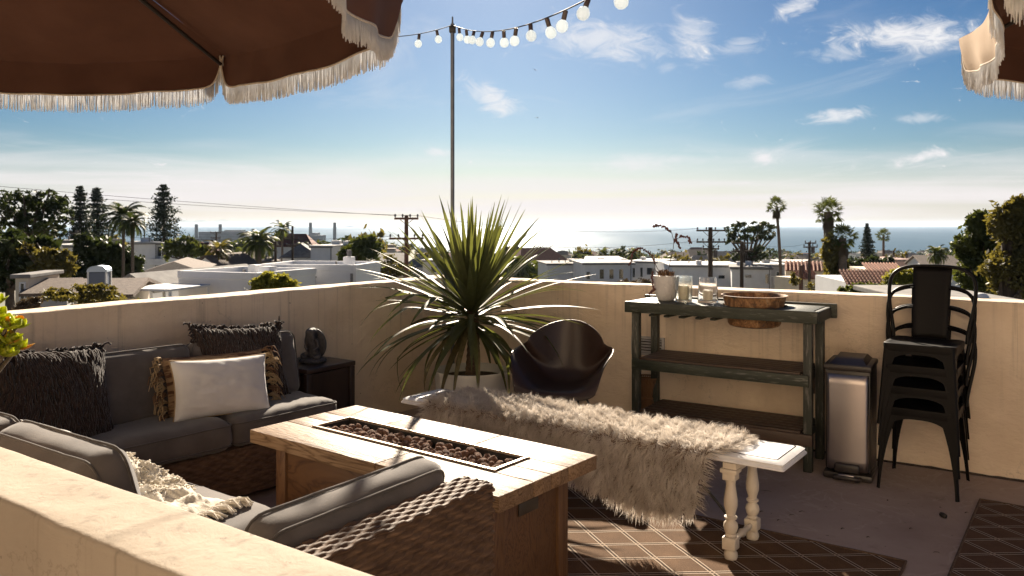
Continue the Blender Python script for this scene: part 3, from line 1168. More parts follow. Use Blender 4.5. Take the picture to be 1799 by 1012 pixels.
# ------------------------------------------------------------------ rugs
def rug_mat(name, base, base2, line):
    m = bpy.data.materials.new(name)
    m.use_nodes = True
    t = NT(m.node_tree)
    p = m.node_tree.nodes['Principled BSDF']
    o = t.coord('Object')
    wob = t.noise(o, 3, 2, .5)
    x, y, z = t.sep(o)
    fib = t.noise(t.mapping(o, (160, 420, 1)), 1, 3, .6)
    col = t.ramp(t.math('MULTIPLY_ADD', t.noise(o, 6, 8, .7), .5, t.math('MULTIPLY', fib, .5)), ((.38, base), (.62, base2)))
    cream = None
    for s in (-1, 1):
        f = t.math('ADD', t.math('MULTIPLY_ADD', y, s/.194, t.math('DIVIDE', x, .258)), t.math('MULTIPLY', wob, .03))
        dd = t.math('MULTIPLY', t.math('ABSOLUTE', t.math('SUBTRACT', t.math('FRACT', f), .5)), .155)
        c_ = t.math('MULTIPLY', t.math('GREATER_THAN', dd, .0052), t.math('LESS_THAN', dd, .0118))
        k_ = t.math('LESS_THAN', dd, .0150)
        col = t.mix(t.math('MULTIPLY', k_, .75), col, (.018, .012, .010))
        cream = c_ if cream is None else t.math('MAXIMUM', cream, c_)
    col = t.mix(t.math('MULTIPLY', cream, t.math('MULTIPLY_ADD', fib, .7, .55, clamp=True)), col, line)
    t.l.new(col, p.inputs['Base Color'])
    p.inputs['Roughness'].default_value = .95
    p.inputs['Specular IOR Level'].default_value = .15
    b = m.node_tree.nodes.new('ShaderNodeBump')
    b.inputs['Strength'].default_value = .7
    b.inputs['Distance'].default_value = .003
    t.l.new(t.math('MULTIPLY_ADD', cream, .8, fib), b.inputs['Height'])
    t.l.new(b.outputs[0], p.inputs['Normal'])
    return m


rug_m = rug_mat('jute_rug_weave', (.075, .041, .022), (.145, .084, .046), (.40, .31, .235))
rug_m2 = rug_mat('dark_rug_weave', (.075, .042, .028), (.13, .078, .052), (.38, .30, .24))
bind_m = mat('rug_binding', (.06, .034, .022), (.11, .066, .04), scale=60, rough=.95)


def rug(corner, w, d, m, label, sx=-1, ang=TH):
    """corner = its far corner; runs w along the wall side (sx) and d towards the camera"""
    root = empty('rug', corner, -ang, label, 'rug', 'outdoor rugs on the deck')
    mb = MB()
    x0, x1 = (-w, 0) if sx < 0 else (0, w)

    def f(u, v):
        x, y = x0+(x1-x0)*u, -d*v
        lift = .006*max(0, noise.noise((x*2.6, y*2.6, 3)))+.0015*noise.noise((x*9, y*9, 1))
        return Vector((x, y, .008+lift))
    mb.grid(f, 60, 50)
    mb.grid(lambda u, v: Vector((x0+(x1-x0)*u, -d*v, .002)), 2, 2)
    mb.build('pile', m, root, smooth=180, fix=False)
    mb = MB()
    ring = [(x0, 0), (x1, 0), (x1, -d), (x0, -d), (x0, 0)]
    pts = []
    for i in range(4):
        a, b = Vector((*ring[i], .007)), Vector((*ring[i+1], .007))
        for k in range(30):
            pts.append(a.lerp(b, k/30) + Vector((0, 0, .002*noise.noise((i*7+k*.4, 0, 0)))))
    pts.append(pts[0])
    mb.tube(pts, .0065, 6, cap=False)
    mb.build('binding', bind_m, root, smooth=180)
    return root


rug(Vector((1.70, 3.445, 0)), 2.60, 1.9, rug_m, 'brown rug with cream diamond lattice under the white bench and fire table')
rug(Vector((2.476, 4.224, 0)), 2.2, 2.4, rug_m2, 'dark brown rug with cream diamond lattice in the right corner of the deck', sx=1, ang=R(36))

# ------------------------------------------------------------------ white bench
white_p = mat('chipped_white_paint', (.66, .66, .68), (.78, .77, .76), scale=9, rough=.42, rough2=.6, bump=.25, bscale=60, bdist=.002)
cream_p = mat('cream_paint', (.60, .52, .42), (.72, .64, .53), scale=9, rough=.5, bump=.25, bscale=50, bdist=.003)
iron_m = mat('black_iron', (.015, .013, .012), rough=.5)
bl = Vector((-.540, 4.74, 0))
br = Vector((1.223, 3.451, 0))
bdir = (br-bl).normalized()
BL = (br-bl).length
BA = math.atan2(bdir.y, bdir.x)
bc = (bl+br)/2
bench = empty('bench', bc, BA, 'long white painted bench with turned legs, half covered by the sheepskin', 'bench')
BZ, BW = .47, .335
mb = MB()
# moulded top: profile swept round the rectangle
prof = [(0.0, -.032), (.004, -.036), (.004, -.030), (-.004, -.020), (-.002, -.012), (-.016, -.004), (-.030, 0.0)]
rings = []
for (o_, z) in [(-.02, -.036)]+prof+[(-.034, -.0045), (-.038, 0.0)]:
    x, y = BL/2+o_, BW/2+o_
    cr = .012
    ring = []
    for sx, sy, a0 in ((1, 1, 0), (-1, 1, 90), (-1, -1, 180), (1, -1, 270)):
        for k in range(4):
            a = R(a0+30*k)
            ring.append((sx*(x-cr)+cr*math.cos(a), sy*(y-cr)+cr*math.sin(a), BZ+z))
    rings.append(ring)
vs = [q for r_ in rings for q in r_]
n = 16
fs = [(i*n+k, i*n+(k+1) % n, (i+1)*n+(k+1) % n, (i+1)*n+k) for i in range(len(rings)-1) for k in range(n)]
fs.append(tuple(range(n-1, -1, -1)))
fs.append(tuple((len(rings)-1)*n+k for k in range(n)))
mb.add(vs, fs)
mb.build('seat', white_p, bench, smooth=35)
MB().box((0, 0, BZ-.055), (BL-.42, .035, .05), bev=.004).build('rail', cream_p, bench, smooth=40)
legp = [(.019, .0), (.026, .006), (.030, .020), (.029, .034), (.021, .046), (.019, .050)]
legm = [(.020, .102), (.026, .108), (.021, .116), (.027, .126), (.032, .145), (.029, .162), (.020, .172), (.018, .178), (.027, .182), (.028, .190),
        (.019, .196), (.021, .208), (.029, .235), (.030, .262), (.025, .295), (.020, .330), (.023, .352)]
for s in (-1, 1):
    xx = s*(BL/2-.235)
    for y in (-.136, .136):
        mb = MB()
        mb.lathe(legp, 20, (xx, y, 0.0))
        mb.box((xx, y, .076), (.060, .060, .054), bev=.006)
        mb.lathe(legm, 20, (xx, y, 0.0))
        mb.box((xx, y, .368), (.056, .056, .034), bev=.003)
        mb.build('leg', cream_p, bench, smooth=45)
    mb = MB()
    mb.tube([(xx, -.11, .076), (xx, -.06, .076), (xx, -.03, .076), (xx, 0, .076), (xx, .03, .076), (xx, .06, .076), (xx, .11, .076)],
            [.010, .014, .011, .020, .011, .014, .010], 12)
    mb.build('stretcher', cream_p, bench, smooth=60)
    mb = MB()
    # bracket under the seat: stepped and curved
    mb.box((xx, 0, .406), (.062, .33-.02, .042), bev=.005)
    for y in (-1, 1):
        mb.box((xx, y*.136, .392), (.075, .066, .018), bev=.003)
    mb.build('bracket', cream_p, bench, smooth=40)
    pts = []
    for k in range(13):
        a = k/12
        pts.append((xx - s*.012 - s*.40*(1-a)**1.0*(.25+.75*(1-a)), 0, .405-.305*math.sin(a*math.pi/2)**1.3))
    MB().tube(pts, .007, 8).build('iron_brace', iron_m, bench, smooth=60)
# dark score line round the top
mb = MB()
x, y = BL/2-.036, BW/2-.036
for sx in (-1, 1):
    mb.box((sx*x, 0, BZ-.001), (.003, 2*y, .004))
    mb.box((0, sx*y, BZ-.001), (2*x+.003, .003, .004))
mb.build('groove', mat('groove_dirt', (.05, .05, .06), rough=.9), bench)

# sheepskin laid over the bench: hide and a thick coat of locks
hide_m = mat('sheep_hide', (.16, .11, .08), (.22, .16, .12), scale=6, rough=.9)
fur_m = mat('sheep_wool', (.50, .435, .37), (.78, .72, .65), scale=7, rough=.7, spec=.3, transl=.38)
skin = empty('sheepskin', bc, BA, 'shaggy taupe sheepskin draped over the white bench', 'sheepskin')
x_l, x_r = -BL/2+.225, BL/2-.275


def hide_f(u, v):
    """u along the bench, v from the far edge over the seat and down the near side"""
    wob = .03*noise.noise((u*5, 1, 0))
    Ltop = BW/2 + .15
    hang = .27 + .05*math.sin(u*9+.6) + .03*noise.noise((u*8, 2, 0))
    if .80 < u <= 1:
        hang *= 1.06
    s = v*(Ltop+hang)
    x = x_l + (x_r-x_l)*u + (.025*noise.noise((v*4, u*3, 5)))
    if u > .85:
        x += .05*math.sin(v*2.6)*(u-.85)/.15
    x -= .115*SM((v-.42)/.22)*u**3
    top = .010 + .012*noise.noise((x*5, s*6, 0))
    y0 = .15
    edge = -BW/2
    if s < (y0-edge):
        return Vector((x, y0-s, BZ+max(.004, top))), Vector((0, 0, 1))
    r = .035
    q = s-(y0-edge)
    arc = r*math.pi/2
    if q < arc:
        a = q/r
        return Vector((x, edge-r*math.sin(a), BZ+.006-r+r*math.cos(a))), Vector((0, -math.sin(a), math.cos(a)))
    return Vector((x, edge-r-.015*math.sin((q-arc)*7)-.015*noise.noise((x*6, q*5, 9)), BZ+.006-r-(q-arc))), Vector((0, -1, .1)).normalized()


mb = MB()
mb.grid(lambda a, b: hide_f(a, b)[0], 60, 30)
mb.build('hide', hide_m, skin, smooth=180)
rf = random.Random(77)
fv, ff = [], []


def lock(p0, dirs, w0):
    """a flat tapering lock of wool through the points p0 + dirs"""
    k = len(fv)
    pts = [p0]
    for d_ in dirs:
        pts.append(pts[-1]+d_)
    side = dirs[0].cross(Vector((rf.gauss(0, 1), rf.gauss(0, 1), rf.gauss(0, 1))))
    side = side.normalized() if side.length > 1e-6 else Vector((1, 0, 0))
    m_ = len(pts)
    for i, q in enumerate(pts[:-1]):
        ww = w0*(1-.75*i/(m_-1))
        fv.append(q-side*ww)
        fv.append(q+side*ww)
    fv.append(pts[-1])
    for i in range(m_-2):
        a = k+2*i
        ff.append((a, a+1, a+3, a+2))
    ff.append((k+2*(m_-2), k+2*(m_-2)+1, k+2*(m_-1)))


LX, LY = (x_r-x_l), .60
for i in range(62000):
    u, v = rf.random(), rf.random()
    p_, nr = hide_f(u, v)
    # wool grows in locks: strands of one lock lean the same way and close up at its tip
    cs = .026
    gx, gy = u*LX/cs, v*LY/cs
    best = None
    for ax in (math.floor(gx)-1, math.floor(gx), math.floor(gx)+1):
        for ay in (math.floor(gy)-1, math.floor(gy), math.floor(gy)+1):
            jx = ax+.5+.45*math.sin(ax*12.9898+ay*78.233)
            jy = ay+.5+.45*math.sin(ax*39.425+ay*11.135)
            dd = (gx-jx)**2+(gy-jy)**2
            if best is None or dd < best[0]:
                best = (dd, jx, jy, ax, ay)
    _, jx, jy, ax, ay = best
    cu, cv = min(1, max(0, jx*cs/LX)), min(1, max(0, jy*cs/LY))
    cp, cn = hide_f(cu, cv)
    h1_, h2_ = math.sin(ax*3.7+ay*17.1), math.sin(ax*27.3+ay*5.9)
    fx = .8*noise.noise((cp.x*5.5, cv*6, 11)) + .75*h1_
    fy = .8*noise.noise((cp.x*5.5, cv*6, 31)) + .75*h2_
    hang = cn.z < .5
    L_ = (.052+.013*math.sin(ax*1.9+ay*2.3))*rf.uniform(.75, 1.1)*(1.1 if hang else .85)
    tang = Vector((.75*fx, 0, -1.0+.25*fy)) if hang else Vector((.9*fx+(.5 if u > .9 else 0) - (.4 if u < .08 else 0), -.30+.9*fy+(.7 if v < .12 else 0), .10))
    tip = cp + (cn*.50+tang*.80).normalized()*L_ + Vector((0, 0, -.006))
    tip = tip.lerp(p_ + (nr*.50+tang*.80).normalized()*L_, .66) + Vector((rf.gauss(0, .006), rf.gauss(0, .006), rf.gauss(0, .005)))
    d0 = (nr*.9 + tang*.35 + Vector((rf.gauss(0, .18), rf.gauss(0, .18), rf.gauss(0, .12)))).normalized()*L_*.36
    m1 = p_+d0
    crimp = Vector((rf.gauss(0, .006), rf.gauss(0, .006), rf.gauss(0, .005)))
    m2 = m1.lerp(tip, .52)+crimp
    lock(p_, [d0, m2-m1, tip-m2], rf.uniform(.0008, .0015))
for i in range(1500):     # a fringe of longer locks along the hem and the two ends
    k = rf.random()
    u, v = (rf.random(), 1.0) if k < .6 else ((1.0, rf.random()) if k < .85 else (0.0, rf.random()))
    p_, nr = hide_f(u, v)
    out = Vector((0, 0, -1)) if v == 1.0 else Vector((1 if u == 1.0 else -1, 0, -.25))
    L_ = rf.uniform(.04, .075)
    dirs = [(out + nr*.35 + Vector((rf.gauss(0, .3), rf.gauss(0, .3), rf.gauss(0, .2)))).normalized()*L_*.36 for q in range(3)]
    lock(p_, dirs, rf.uniform(.0015, .0028))
mb = MB()
mb.v, mb.f = [tuple(q) for q in fv], ff
o = mb.build('wool', fur_m, skin, smooth=180, fix=False)
o['kind'] = 'stuff'

# ------------------------------------------------------------------ moulded armchair behind the bench
shell_m = mat('brown_shell_plastic', (.030, .016, .012), (.038, .020, .015), scale=3, rough=.42, bump=.1, bscale=120, spec=.5)
arm_c = Vector((.332, 5.18, 0))
chair = empty('armchair', arm_c, R(-15), 'dark brown moulded shell armchair between yucca and potting bench', 'chair')


def shell_f(s_, t_):
    """s_ -1..1 across, t_ 0..1 from the front lip over the seat and up the back"""
    # centre line
    key = [(0, -.285, .385), (.06, -.275, .412), (.14, -.24, .424), (.30, -.08, .412), (.44, .09, .418), (.54, .185, .468), (.64, .222, .545), (.82, .258, .690), (1.0, .285, .812)]
    for i in range(len(key)-1):
        if t_ <= key[i+1][0]+1e-9:
            break
    k0, k1 = key[max(i-1, 0)], key[i]
    k2, k3 = key[i+1], key[min(i+2, len(key)-1)]
    q = (t_-k1[0])/(k2[0]-k1[0])

    def cr(j):
        return .5*(2*k1[j]+(k2[j]-k0[j])*q+(2*k0[j]-5*k1[j]+4*k2[j]-k3[j])*q*q+(3*k1[j]-k0[j]-3*k2[j]+k3[j])*q**3)
    y, z = cr(1), cr(2)
    def tab(pts):
        xs_, ys_ = [q_[0] for q_ in pts], [q_[1] for q_ in pts]
        return float(np.mean(np.interp([t_+.05*j_/6 for j_ in range(-6, 7)], xs_, ys_)))
    w_ = tab(((0, .255), (.52, .262), (.66, .240), (.80, .198), (.90, .150), (.96, .100), (1.0, .045)))
    h = tab(((0, 0), (.08, .01), (.24, .215), (.42, .24), (.54, .20), (.64, .148), (.82, .062), (1.0, .0)))
    flare = tab(((0, 0), (.10, .01), (.28, .075), (.42, .065), (.62, .02), (.8, 0), (1, 0)))
    if t_ > .64:
        ph_ = (t_-.64)/.36*math.pi/2
        w_ = max(.004, .240*math.cos(ph_))
        h = max(0.0, .690+.124*math.sin(ph_)-z)
    wrap = .15*SM((t_-.42)/.25)*min(1.0, w_/.24)**2
    a_ = abs(s_)
    x = s_*w_ + math.copysign(flare*a_**5, s_)
    return Vector((x, y-wrap*s_*s_, z+h*a_**3.4+.04*a_**6*(1-SM(t_/.12))))


mb = MB()
mb.grid(lambda u, v: shell_f(2*u-1, v), 40, 56)
sh = mb.build('shell', shell_m, chair, smooth=180)
sm_ = sh.modifiers.new('thick', 'SOLIDIFY')
sm_.thickness = .008
sh.modifiers.new('sub', 'SUBSURF').render_levels = 1
wire_m = mat('dark_steel_wire', (.05, .045, .04), rough=.35, metal=.9)
for sx in (-1, 1):
    for sy in (-1, 1):
        MB().tube([(sx*.10, sy*.10, .400), (sx*.17, sy*.17, .20), (sx*.215, sy*.225, 0)], [.007, .007, .006], 8).build('leg', wire_m, chair, smooth=60)
mb = MB()
for s in (-1, 1):
    mb.tube([(-.16, s*.16, .23), (.16, -s*.16, .23)], .004, 6)
    mb.tube([(-.17, s*.17, .21), (.17, s*.17, .21)], .004, 6)
    mb.tube([(s*.10, -.10, .402), (s*.10, .10, .402)], .008, 6)
mb.build('wire_brace', wire_m, chair, smooth=60)

# ------------------------------------------------------------------ white pot and yucca
pot_w = mat('white_glazed_pot', (.62, .60, .57), (.72, .70, .67), scale=5, rough=.55, bump=.1, bscale=40)
soil_m = mat('potting_soil', (.035, .022, .014), (.09, .055, .035), scale=20, rough=1, bump=1, bscale=50, bdist=.02)
pot_c = Vector((-.29, 5.70, 0))
pot = empty('plant_pot', pot_c, 0, 'wide white round pot in the far corner holding the yucca', 'plant pot')
MB().lathe([(.19, .002), (.205, .01), (.245, .20), (.262, .40), (.268, .425), (.264, .432), (.256, .428), (.250, .40), (.245, .372)], 56, cap=False).build('wall', pot_w, pot, smooth=50)
MB().lathe([(.001, .392), (.10, .388), (.20, .378), (.248, .372)], 40, cap=False).build('soil', soil_m, pot, smooth=180)
yuc = empty('yucca_plant', pot_c + Vector((0, 0, .375)), 0, 'tall spiky yucca with sword leaves in the white pot', 'plant')
trunk_m = mat('yucca_trunk', (.055, .034, .020), (.15, .095, .055), scale=14, rough=.95, bump=1, bscale=40, bdist=.02, stretch=(1, 1, 3))
mb = MB()
pts, rr = [], []
for k in range(26):
    a = k/25
    pts.append((.015*math.sin(a*3), .01*math.sin(a*4), -.01+.56*a))
    rr.append((.046-.008*a)*(1+.10*(k % 2)))
mb.tube(pts, rr, 14)
mb.build('trunk', trunk_m, yuc, smooth=40)
leaf_m = mat('yucca_leaf', (.052, .060, .024), (.100, .104, .044), scale=3, rough=.48, spec=.28, bump=.25, bscale=30, bdist=.003, stretch=(10, 10, .8), transl=.24, tcol=(.24, .26, .05), rnd=.22)
leaf_d = mat('yucca_leaf_old', (.075, .066, .026), (.16, .125, .055), scale=3, rough=.5, bump=.3, bscale=30, bdist=.003, stretch=(10, 10, .8), transl=.15, rnd=.25)


def sword_leaf(az_, el0, L_, w_, droop, twist, crease, kink=None):
    mb = MB()
    N_ = 16
    pos = Vector((0, 0, 0))
    rad_ = Vector((math.cos(az_), math.sin(az_), 0))
    e = el0
    rows = []
    for i in range(N_+1):
        a = i/N_
        d_ = rad_*math.cos(e) + Vector((0, 0, 1))*math.sin(e)
        up = rad_*(-math.sin(e)) + Vector((0, 0, 1))*math.cos(e)
        side = d_.cross(up).normalized()
        tw = twist*a
        s2 = side*math.cos(tw) + up*math.sin(tw)
        u2 = up*math.cos(tw) - side*math.sin(tw)
        ww = w_*(.45+.55*SM(a/.12)) if a < .12 else w_*(.80+.20*math.sin(math.pi*min(1, a/.7)))
        if a > .45:
            ww *= max(.02, 1-((a-.45)/.55)**1.7)
        rows.append((pos-s2*ww+u2*ww*crease, pos.copy(), pos+s2*ww+u2*ww*crease))
        pos = pos + d_*(L_/N_)
        e -= droop*(a**1.2)/N_*2.0
        if kink and abs(a-kink[0]) < .5/N_:
            e -= kink[1]
    vs_ = [q for r_ in rows for q in r_]
    fs_ = []
    for i in range(N_):
        fs_ += [(i*3, i*3+1, i*3+4, i*3+3), (i*3+1, i*3+2, i*3+5, i*3+4)]
    mb.add(vs_, fs_)
    return mb


ry = random.Random(15)
NL = 172
for k in range(NL):
    a = k/(NL-1)                    # 0 bottom (old, hanging) .. 1 top (upright)
    az_ = k*2.39996 + ry.uniform(-.15, .15)
    zz = .36 + .20*a
    el0 = R(-42 + 126*a**.92) + ry.gauss(0, R(8))
    L_ = (.66 + .22*math.sin(math.pi*min(1, a*1.05)) + ry.uniform(-.08, .08)) * (1.0 if a < .85 else .98)
    droop = (1.15*(1-a)**1.4 + .08)*ry.uniform(.5, 1.5)
    if a > .70:
        droop *= .15
    kink = (ry.uniform(.45, .65), R(ry.uniform(15, 45))) if (.15 < a < .5 and ry.random() < .22) else None
    if a < .16:
        L_ *= .86
    mb = sword_leaf(az_, el0, L_, ry.uniform(.018, .030), droop, ry.uniform(-.5, .5), ry.uniform(.15, .4), kink)
    o = mb.build('leaf', leaf_d if (a < .09 and ry.random() < .6) else leaf_m, yuc, smooth=180, fix=False)
    o.location = (math.cos(az_)*.035, math.sin(az_)*.035, zz)

# ------------------------------------------------------------------ string lights and their pole
pole_m = mat('galvanised_pole', (.10, .11, .13), (.15, .16, .18), scale=10, rough=.4, metal=.6)
pole_p = CORNER + U*.045 + RN*.045
pole = empty('metal_pole', pole_p, 0, 'slim grey metal pole rising from the far corner and holding the string lights', 'pole')
MB().tube([(0, 0, 0), (0, 0, 1.6), (0, 0, 3.14)], [.0165, .0165, .0165], 14).build('shaft', pole_m, pole, smooth=60)
MB().tube([(0, 0, 3.14), (0, 0, 3.20)], [.009, .006], 10).build('finial', pole_m, pole, smooth=60)
MB().box((0, 0, 3.095), (.055, .05, .06), bev=.008).build('clamp', mat('black_plastic', (.02, .018, .018), rough=.5), pole, smooth=40)
MB().box((0, 0, .004), (.11, .11, .008), rz=TH, bev=.003).build('base_plate', pole_m, pole, smooth=40)
MB().box((-.005, .02, .85), (.06, .05, .03), bev=.004).build('wall_bracket', pole_m, pole, smooth=40)

cable_m = mat('black_cable', (.018, .015, .015), rough=.6)
sock_m = mat('dark_socket', (.05, .035, .032), (.075, .055, .05), scale=20, rough=.5)
bulb_m = mat('frosted_bulb', (.90, .90, .90), rough=.15, transl=.75, tcol=(.84, .93, 1.0), spec=.5)
strand = empty('string_lights', (pole_p.x, pole_p.y, 0), 0, 'string of round white bulbs on a black cable swagged from the metal pole', 'string lights')
sl0 = Vector((0, 0, 3.11))


def strand_pt(i, side):
    if side > 0:
        q = Vector((.0745*i, -.300*i, 3.13-.0985*i+.00305*i*i))
    else:
        q = Vector((-.105*i, -.290*i, 3.13-.118*i+.006*i*i))
    return q


sock_me = MB().lathe([(.009, 0), (.0120, -.004), (.0120, -.040), (.011, -.044)], 12).mesh('socket', sock_m, 45)
bulb_me = MB().lathe([(.010, -.042), (.013, -.046), (.021, -.053), (.0265, -.063), (.0285, -.074), (.0265, -.086), (.0205, -.096), (.010, -.102), (.001, -.1035)], 20, cap=False).mesh('bulb', bulb_m, 180)
for side, cnt in ((1, 24), (-1, 20)):
    pts = [strand_pt(i/4, side) for i in range(0, cnt*4+1)]
    MB().tube(pts, .0035, 6).build('cable', cable_m, strand, smooth=60)
    rs_ = random.Random(4+side)
    for i in range(1, cnt):
        if side < 0 and i in (3, 4, 5):
            continue
        q = strand_pt(i, side)
        s_ = link_mesh('socket', sock_me, strand)
        s_.location = q + Vector((0, 0, -.002))
        s_.rotation_euler = (R(rs_.uniform(-22, 22)), R(rs_.uniform(-22, 22)), rs_.uniform(0, 6))
        link_mesh('bulb', bulb_me, s_)

# ------------------------------------------------------------------ umbrellas
canvas_m = mat('brown_canvas', (.092, .042, .028), (.120, .056, .038), scale=3, rough=.9, bump=.3, bscale=260, bdist=.002, spec=.2)
canvas_t = mat('tan_canvas', (.42, .30, .20), (.50, .37, .26), scale=3, rough=.9, bump=.3, bscale=260, bdist=.002, transl=.20, spec=.2)
trim_m = mat('cream_trim', (.55, .46, .36), (.66, .57, .46), scale=30, rough=.95)
fringe_m = mat('cream_fringe', (.70, .67, .62), (.86, .84, .80), scale=40, rough=.95, transl=.5, tcol=(.86, .88, .92), bump=.4, bscale=200, bdist=.002)
rib_m = mat('dark_rib', (.018, .014, .012), rough=.5)


def umbrella(center, vert0, label, valance_m, seed):
    rr_ = random.Random(seed)
    root = empty('patio_umbrella', (center[0], center[1], 0), 0, label, 'umbrella', 'fringed patio umbrellas')
    rad_ = math.hypot(vert0[0]-center[0], vert0[1]-center[1])
    a0 = math.atan2(vert0[1]-center[1], vert0[0]-center[0])
    ez, az_ = 2.20, 2.78
    apex = Vector((0, 0, az_))
    tips = [Vector((rad_*math.cos(a0+k*math.pi/4), rad_*math.sin(a0+k*math.pi/4), ez)) for k in range(8)]
    for k in range(8):
        A_, B_ = tips[k], tips[(k+1) % 8]
        mb = MB()

        def pf(u, v):
            q = apex.lerp(A_.lerp(B_, u), v)
            sag = .05*math.sin(math.pi*u)*v*v
            q.z -= sag*.9
            q.z += .004*noise.noise((u*9, v*7, k+seed))*v
            mid = (A_+B_)/2 - Vector((0, 0, ez))
            q -= mid.normalized()*(.05*math.sin(math.pi*u)*v**4)
            return q
        mb.grid(pf, 60, 12)
        mb.build('canopy_panel', canvas_m, root, smooth=180, fix=False)
        # valance: hangs from the panel's edge, with soft pleats, cut back at the ribs
        out = ((A_+B_)/2 - Vector((0, 0, ez))).normalized()

        def vf(u, v):
            e0 = pf(u, 1.0)
            cut = min(u, 1-u)
            drop = .135*(1-math.exp(-(cut/.020)**1.3))+.004
            wav = .010*math.sin(u*19+seed+k*2)+.012*noise.noise((u*8, k*3.3+seed, v*1.5))
            q = e0 + Vector((0, 0, -drop*v)) + out*(wav*v*1.2 - .018*v*v)
            return q
        mb = MB()
        gu = [0, .003, .006, .009, .013, .018, .024, .032, .042] + [.06+.88*i/44 for i in range(45)] + [.958, .968, .976, .982, .987, .991, .994, .997, 1.0]
        ng = len(gu)-1
        mb.grid(lambda u, v: vf(gu[int(round(u*ng))], v), ng, 8)
        va = mb.build('valance', valance_m, root, smooth=180, fix=False)
        if valance_m is not canvas_m:
            mb = MB()
            mb.grid(lambda u, v: vf(gu[int(round(u*ng))], v*.985) - out*.004, ng, 8)
            mb.build('lining', canvas_m, va, smooth=180, fix=False)
        mb = MB()
        pts = [vf(g_, 1.0) for g_ in gu]
        mb.tube(pts, .004, 5, cap=False)
        mb.build('piping', trim_m, va, smooth=180)
        mb = MB()
        NF = 470
        for i in range(NF):
            u = (i+rr_.uniform(0, .9))/NF if i < 430 else (rr_.uniform(0, .03) if i % 2 else rr_.uniform(.97, 1))
            if i < 430:
                u = (i+rr_.uniform(0, .9))/430
            q = vf(u, 1.0)
            if rr_.random() < .012:
                continue
            L_ = .069*rr_.uniform(.86, 1.12)
            w_ = rr_.uniform(.0017, .0026)
            e = Vector((rr_.gauss(0, .0025), rr_.gauss(0, .0025), 0))
            pts = [q+Vector((0, 0, .004)), q+e*.4+Vector((0, 0, -L_*.5)), q+e+Vector((0, 0, -L_))]
            mb.tube(pts, [w_, w_*1.1, w_*.7], 4)
        fr = mb.build('fringe', fringe_m, va, smooth=180, fix=False)
        fr['kind'] = 'stuff'
        # rib below the seam
        mb = MB()
        mid_ = apex.lerp(A_, .5)
        mb.tube([apex + Vector((0, 0, -.05)), mid_+Vector((0, 0, -.022)), A_*.985+Vector((0, 0, -.008))], [.010, .010, .008], 8)
        rb = mb.build('rib', rib_m, root, smooth=60)
        MB().tube([apex.lerp(A_, .42)+Vector((0, 0, -.03)), (0, 0, 2.15)], .006, 6).build('strut', rib_m, rb, smooth=60)
    MB().tube([(0, 0, .03), (0, 0, 1.2), (0, 0, 2.80)], .022, 14).build('pole', rib_m, root, smooth=60)
    MB().lathe([(.034, 2.10), (.040, 2.11), (.040, 2.19), (.034, 2.20)], 16).build('runner', rib_m, root, smooth=50)
    MB().lathe([(.02, 2.775), (.03, 2.80), (.012, 2.83), (.016, 2.86), (.001, 2.89)], 16).build('finial', rib_m, root, smooth=60)
    MB().lathe([(.27, 0.0), (.275, .02), (.25, .05), (.06, .07), (.035, .09), (.03, .16)], 32).build('base', rib_m, root, smooth=50)
    return root


umbrella((-1.86, 1.978), (-1.26, 3.50), 'large brown fringed umbrella filling the upper left', canvas_m, 1)
umbrella((2.77, 2.05), (1.778, 3.175), 'brown fringed umbrella just entering at the upper right', canvas_t, 2)

# ------------------------------------------------------------------ potting bench along the sea-side wall
def worn_paint(name, paint, paint2, bare, amt=.5, along=(2, 2, 2)):
    m = bpy.data.materials.new(name)
    m.use_nodes = True
    t = NT(m.node_tree)
    p = m.node_tree.nodes['Principled BSDF']
    o = t.mapping(t.coord('Object'), along)
    oi = m.node_tree.nodes.new('ShaderNodeObjectInfo')
    va = m.node_tree.nodes.new('ShaderNodeVectorMath')
    t.l.new(o, va.inputs[0])
    t.l.new(t.comb(t.math('MULTIPLY', oi.outputs['Random'], 31.0), t.math('MULTIPLY', oi.outputs['Random'], 17.0), 0.0), va.inputs[1])
    o = va.outputs[0]
    g = t.noise(o, 9, 9, .7)
    col = t.ramp(t.noise(o, 4, 7, .6), ((.3, paint), (.7, paint2)))
    col = t.mix(t.math('MULTIPLY', t.smooth(g, .70-.22*amt, .80-.18*amt), .85), col, bare)
    t.l.new(col, p.inputs['Base Color'])
    t.put(p.inputs['Roughness'], t.math('MULTIPLY_ADD', g, .4, .35))
    b = m.node_tree.nodes.new('ShaderNodeBump')
    b.inputs['Strength'].default_value = .5
    b.inputs['Distance'].default_value = .003
    t.l.new(t.noise(o, 14, 8, .7), b.inputs['Height'])
    t.l.new(b.outputs[0], p.inputs['Normal'])
    return m


green_h = worn_paint('worn_green_paint', (.014, .018, .010), (.034, .040, .026), (.15, .15, .13), .75, (1, 9, 9))
green_v = worn_paint('worn_green_paint_post', (.016, .018, .012), (.036, .040, .030), (.15, .14, .12), .85, (9, 9, 1))
slat_m = worn_paint('bare_brown_slat', (.040, .022, .014), (.085, .050, .032), (.13, .085, .06), .3, (1, 9, 9))
TBF = Vector((.747, 5.305, 0))          # front left corner of its top
tb = empty('potting_bench', TBF, -RW, 'dark green weathered potting bench with two slatted shelves', 'workbench')
TLN, TDP, TZ = 1.222, .43, .953
# local x along the wall, local +y to the wall
rt = random.Random(9)


def piece(name, c, s, m, bev=.003, rot=(0, 0, 0)):
    o = MB().box((0, 0, 0), s, bev=bev).build(name, m, tb, smooth=40)
    o.location = c
    o.rotation_euler = rot
    return o


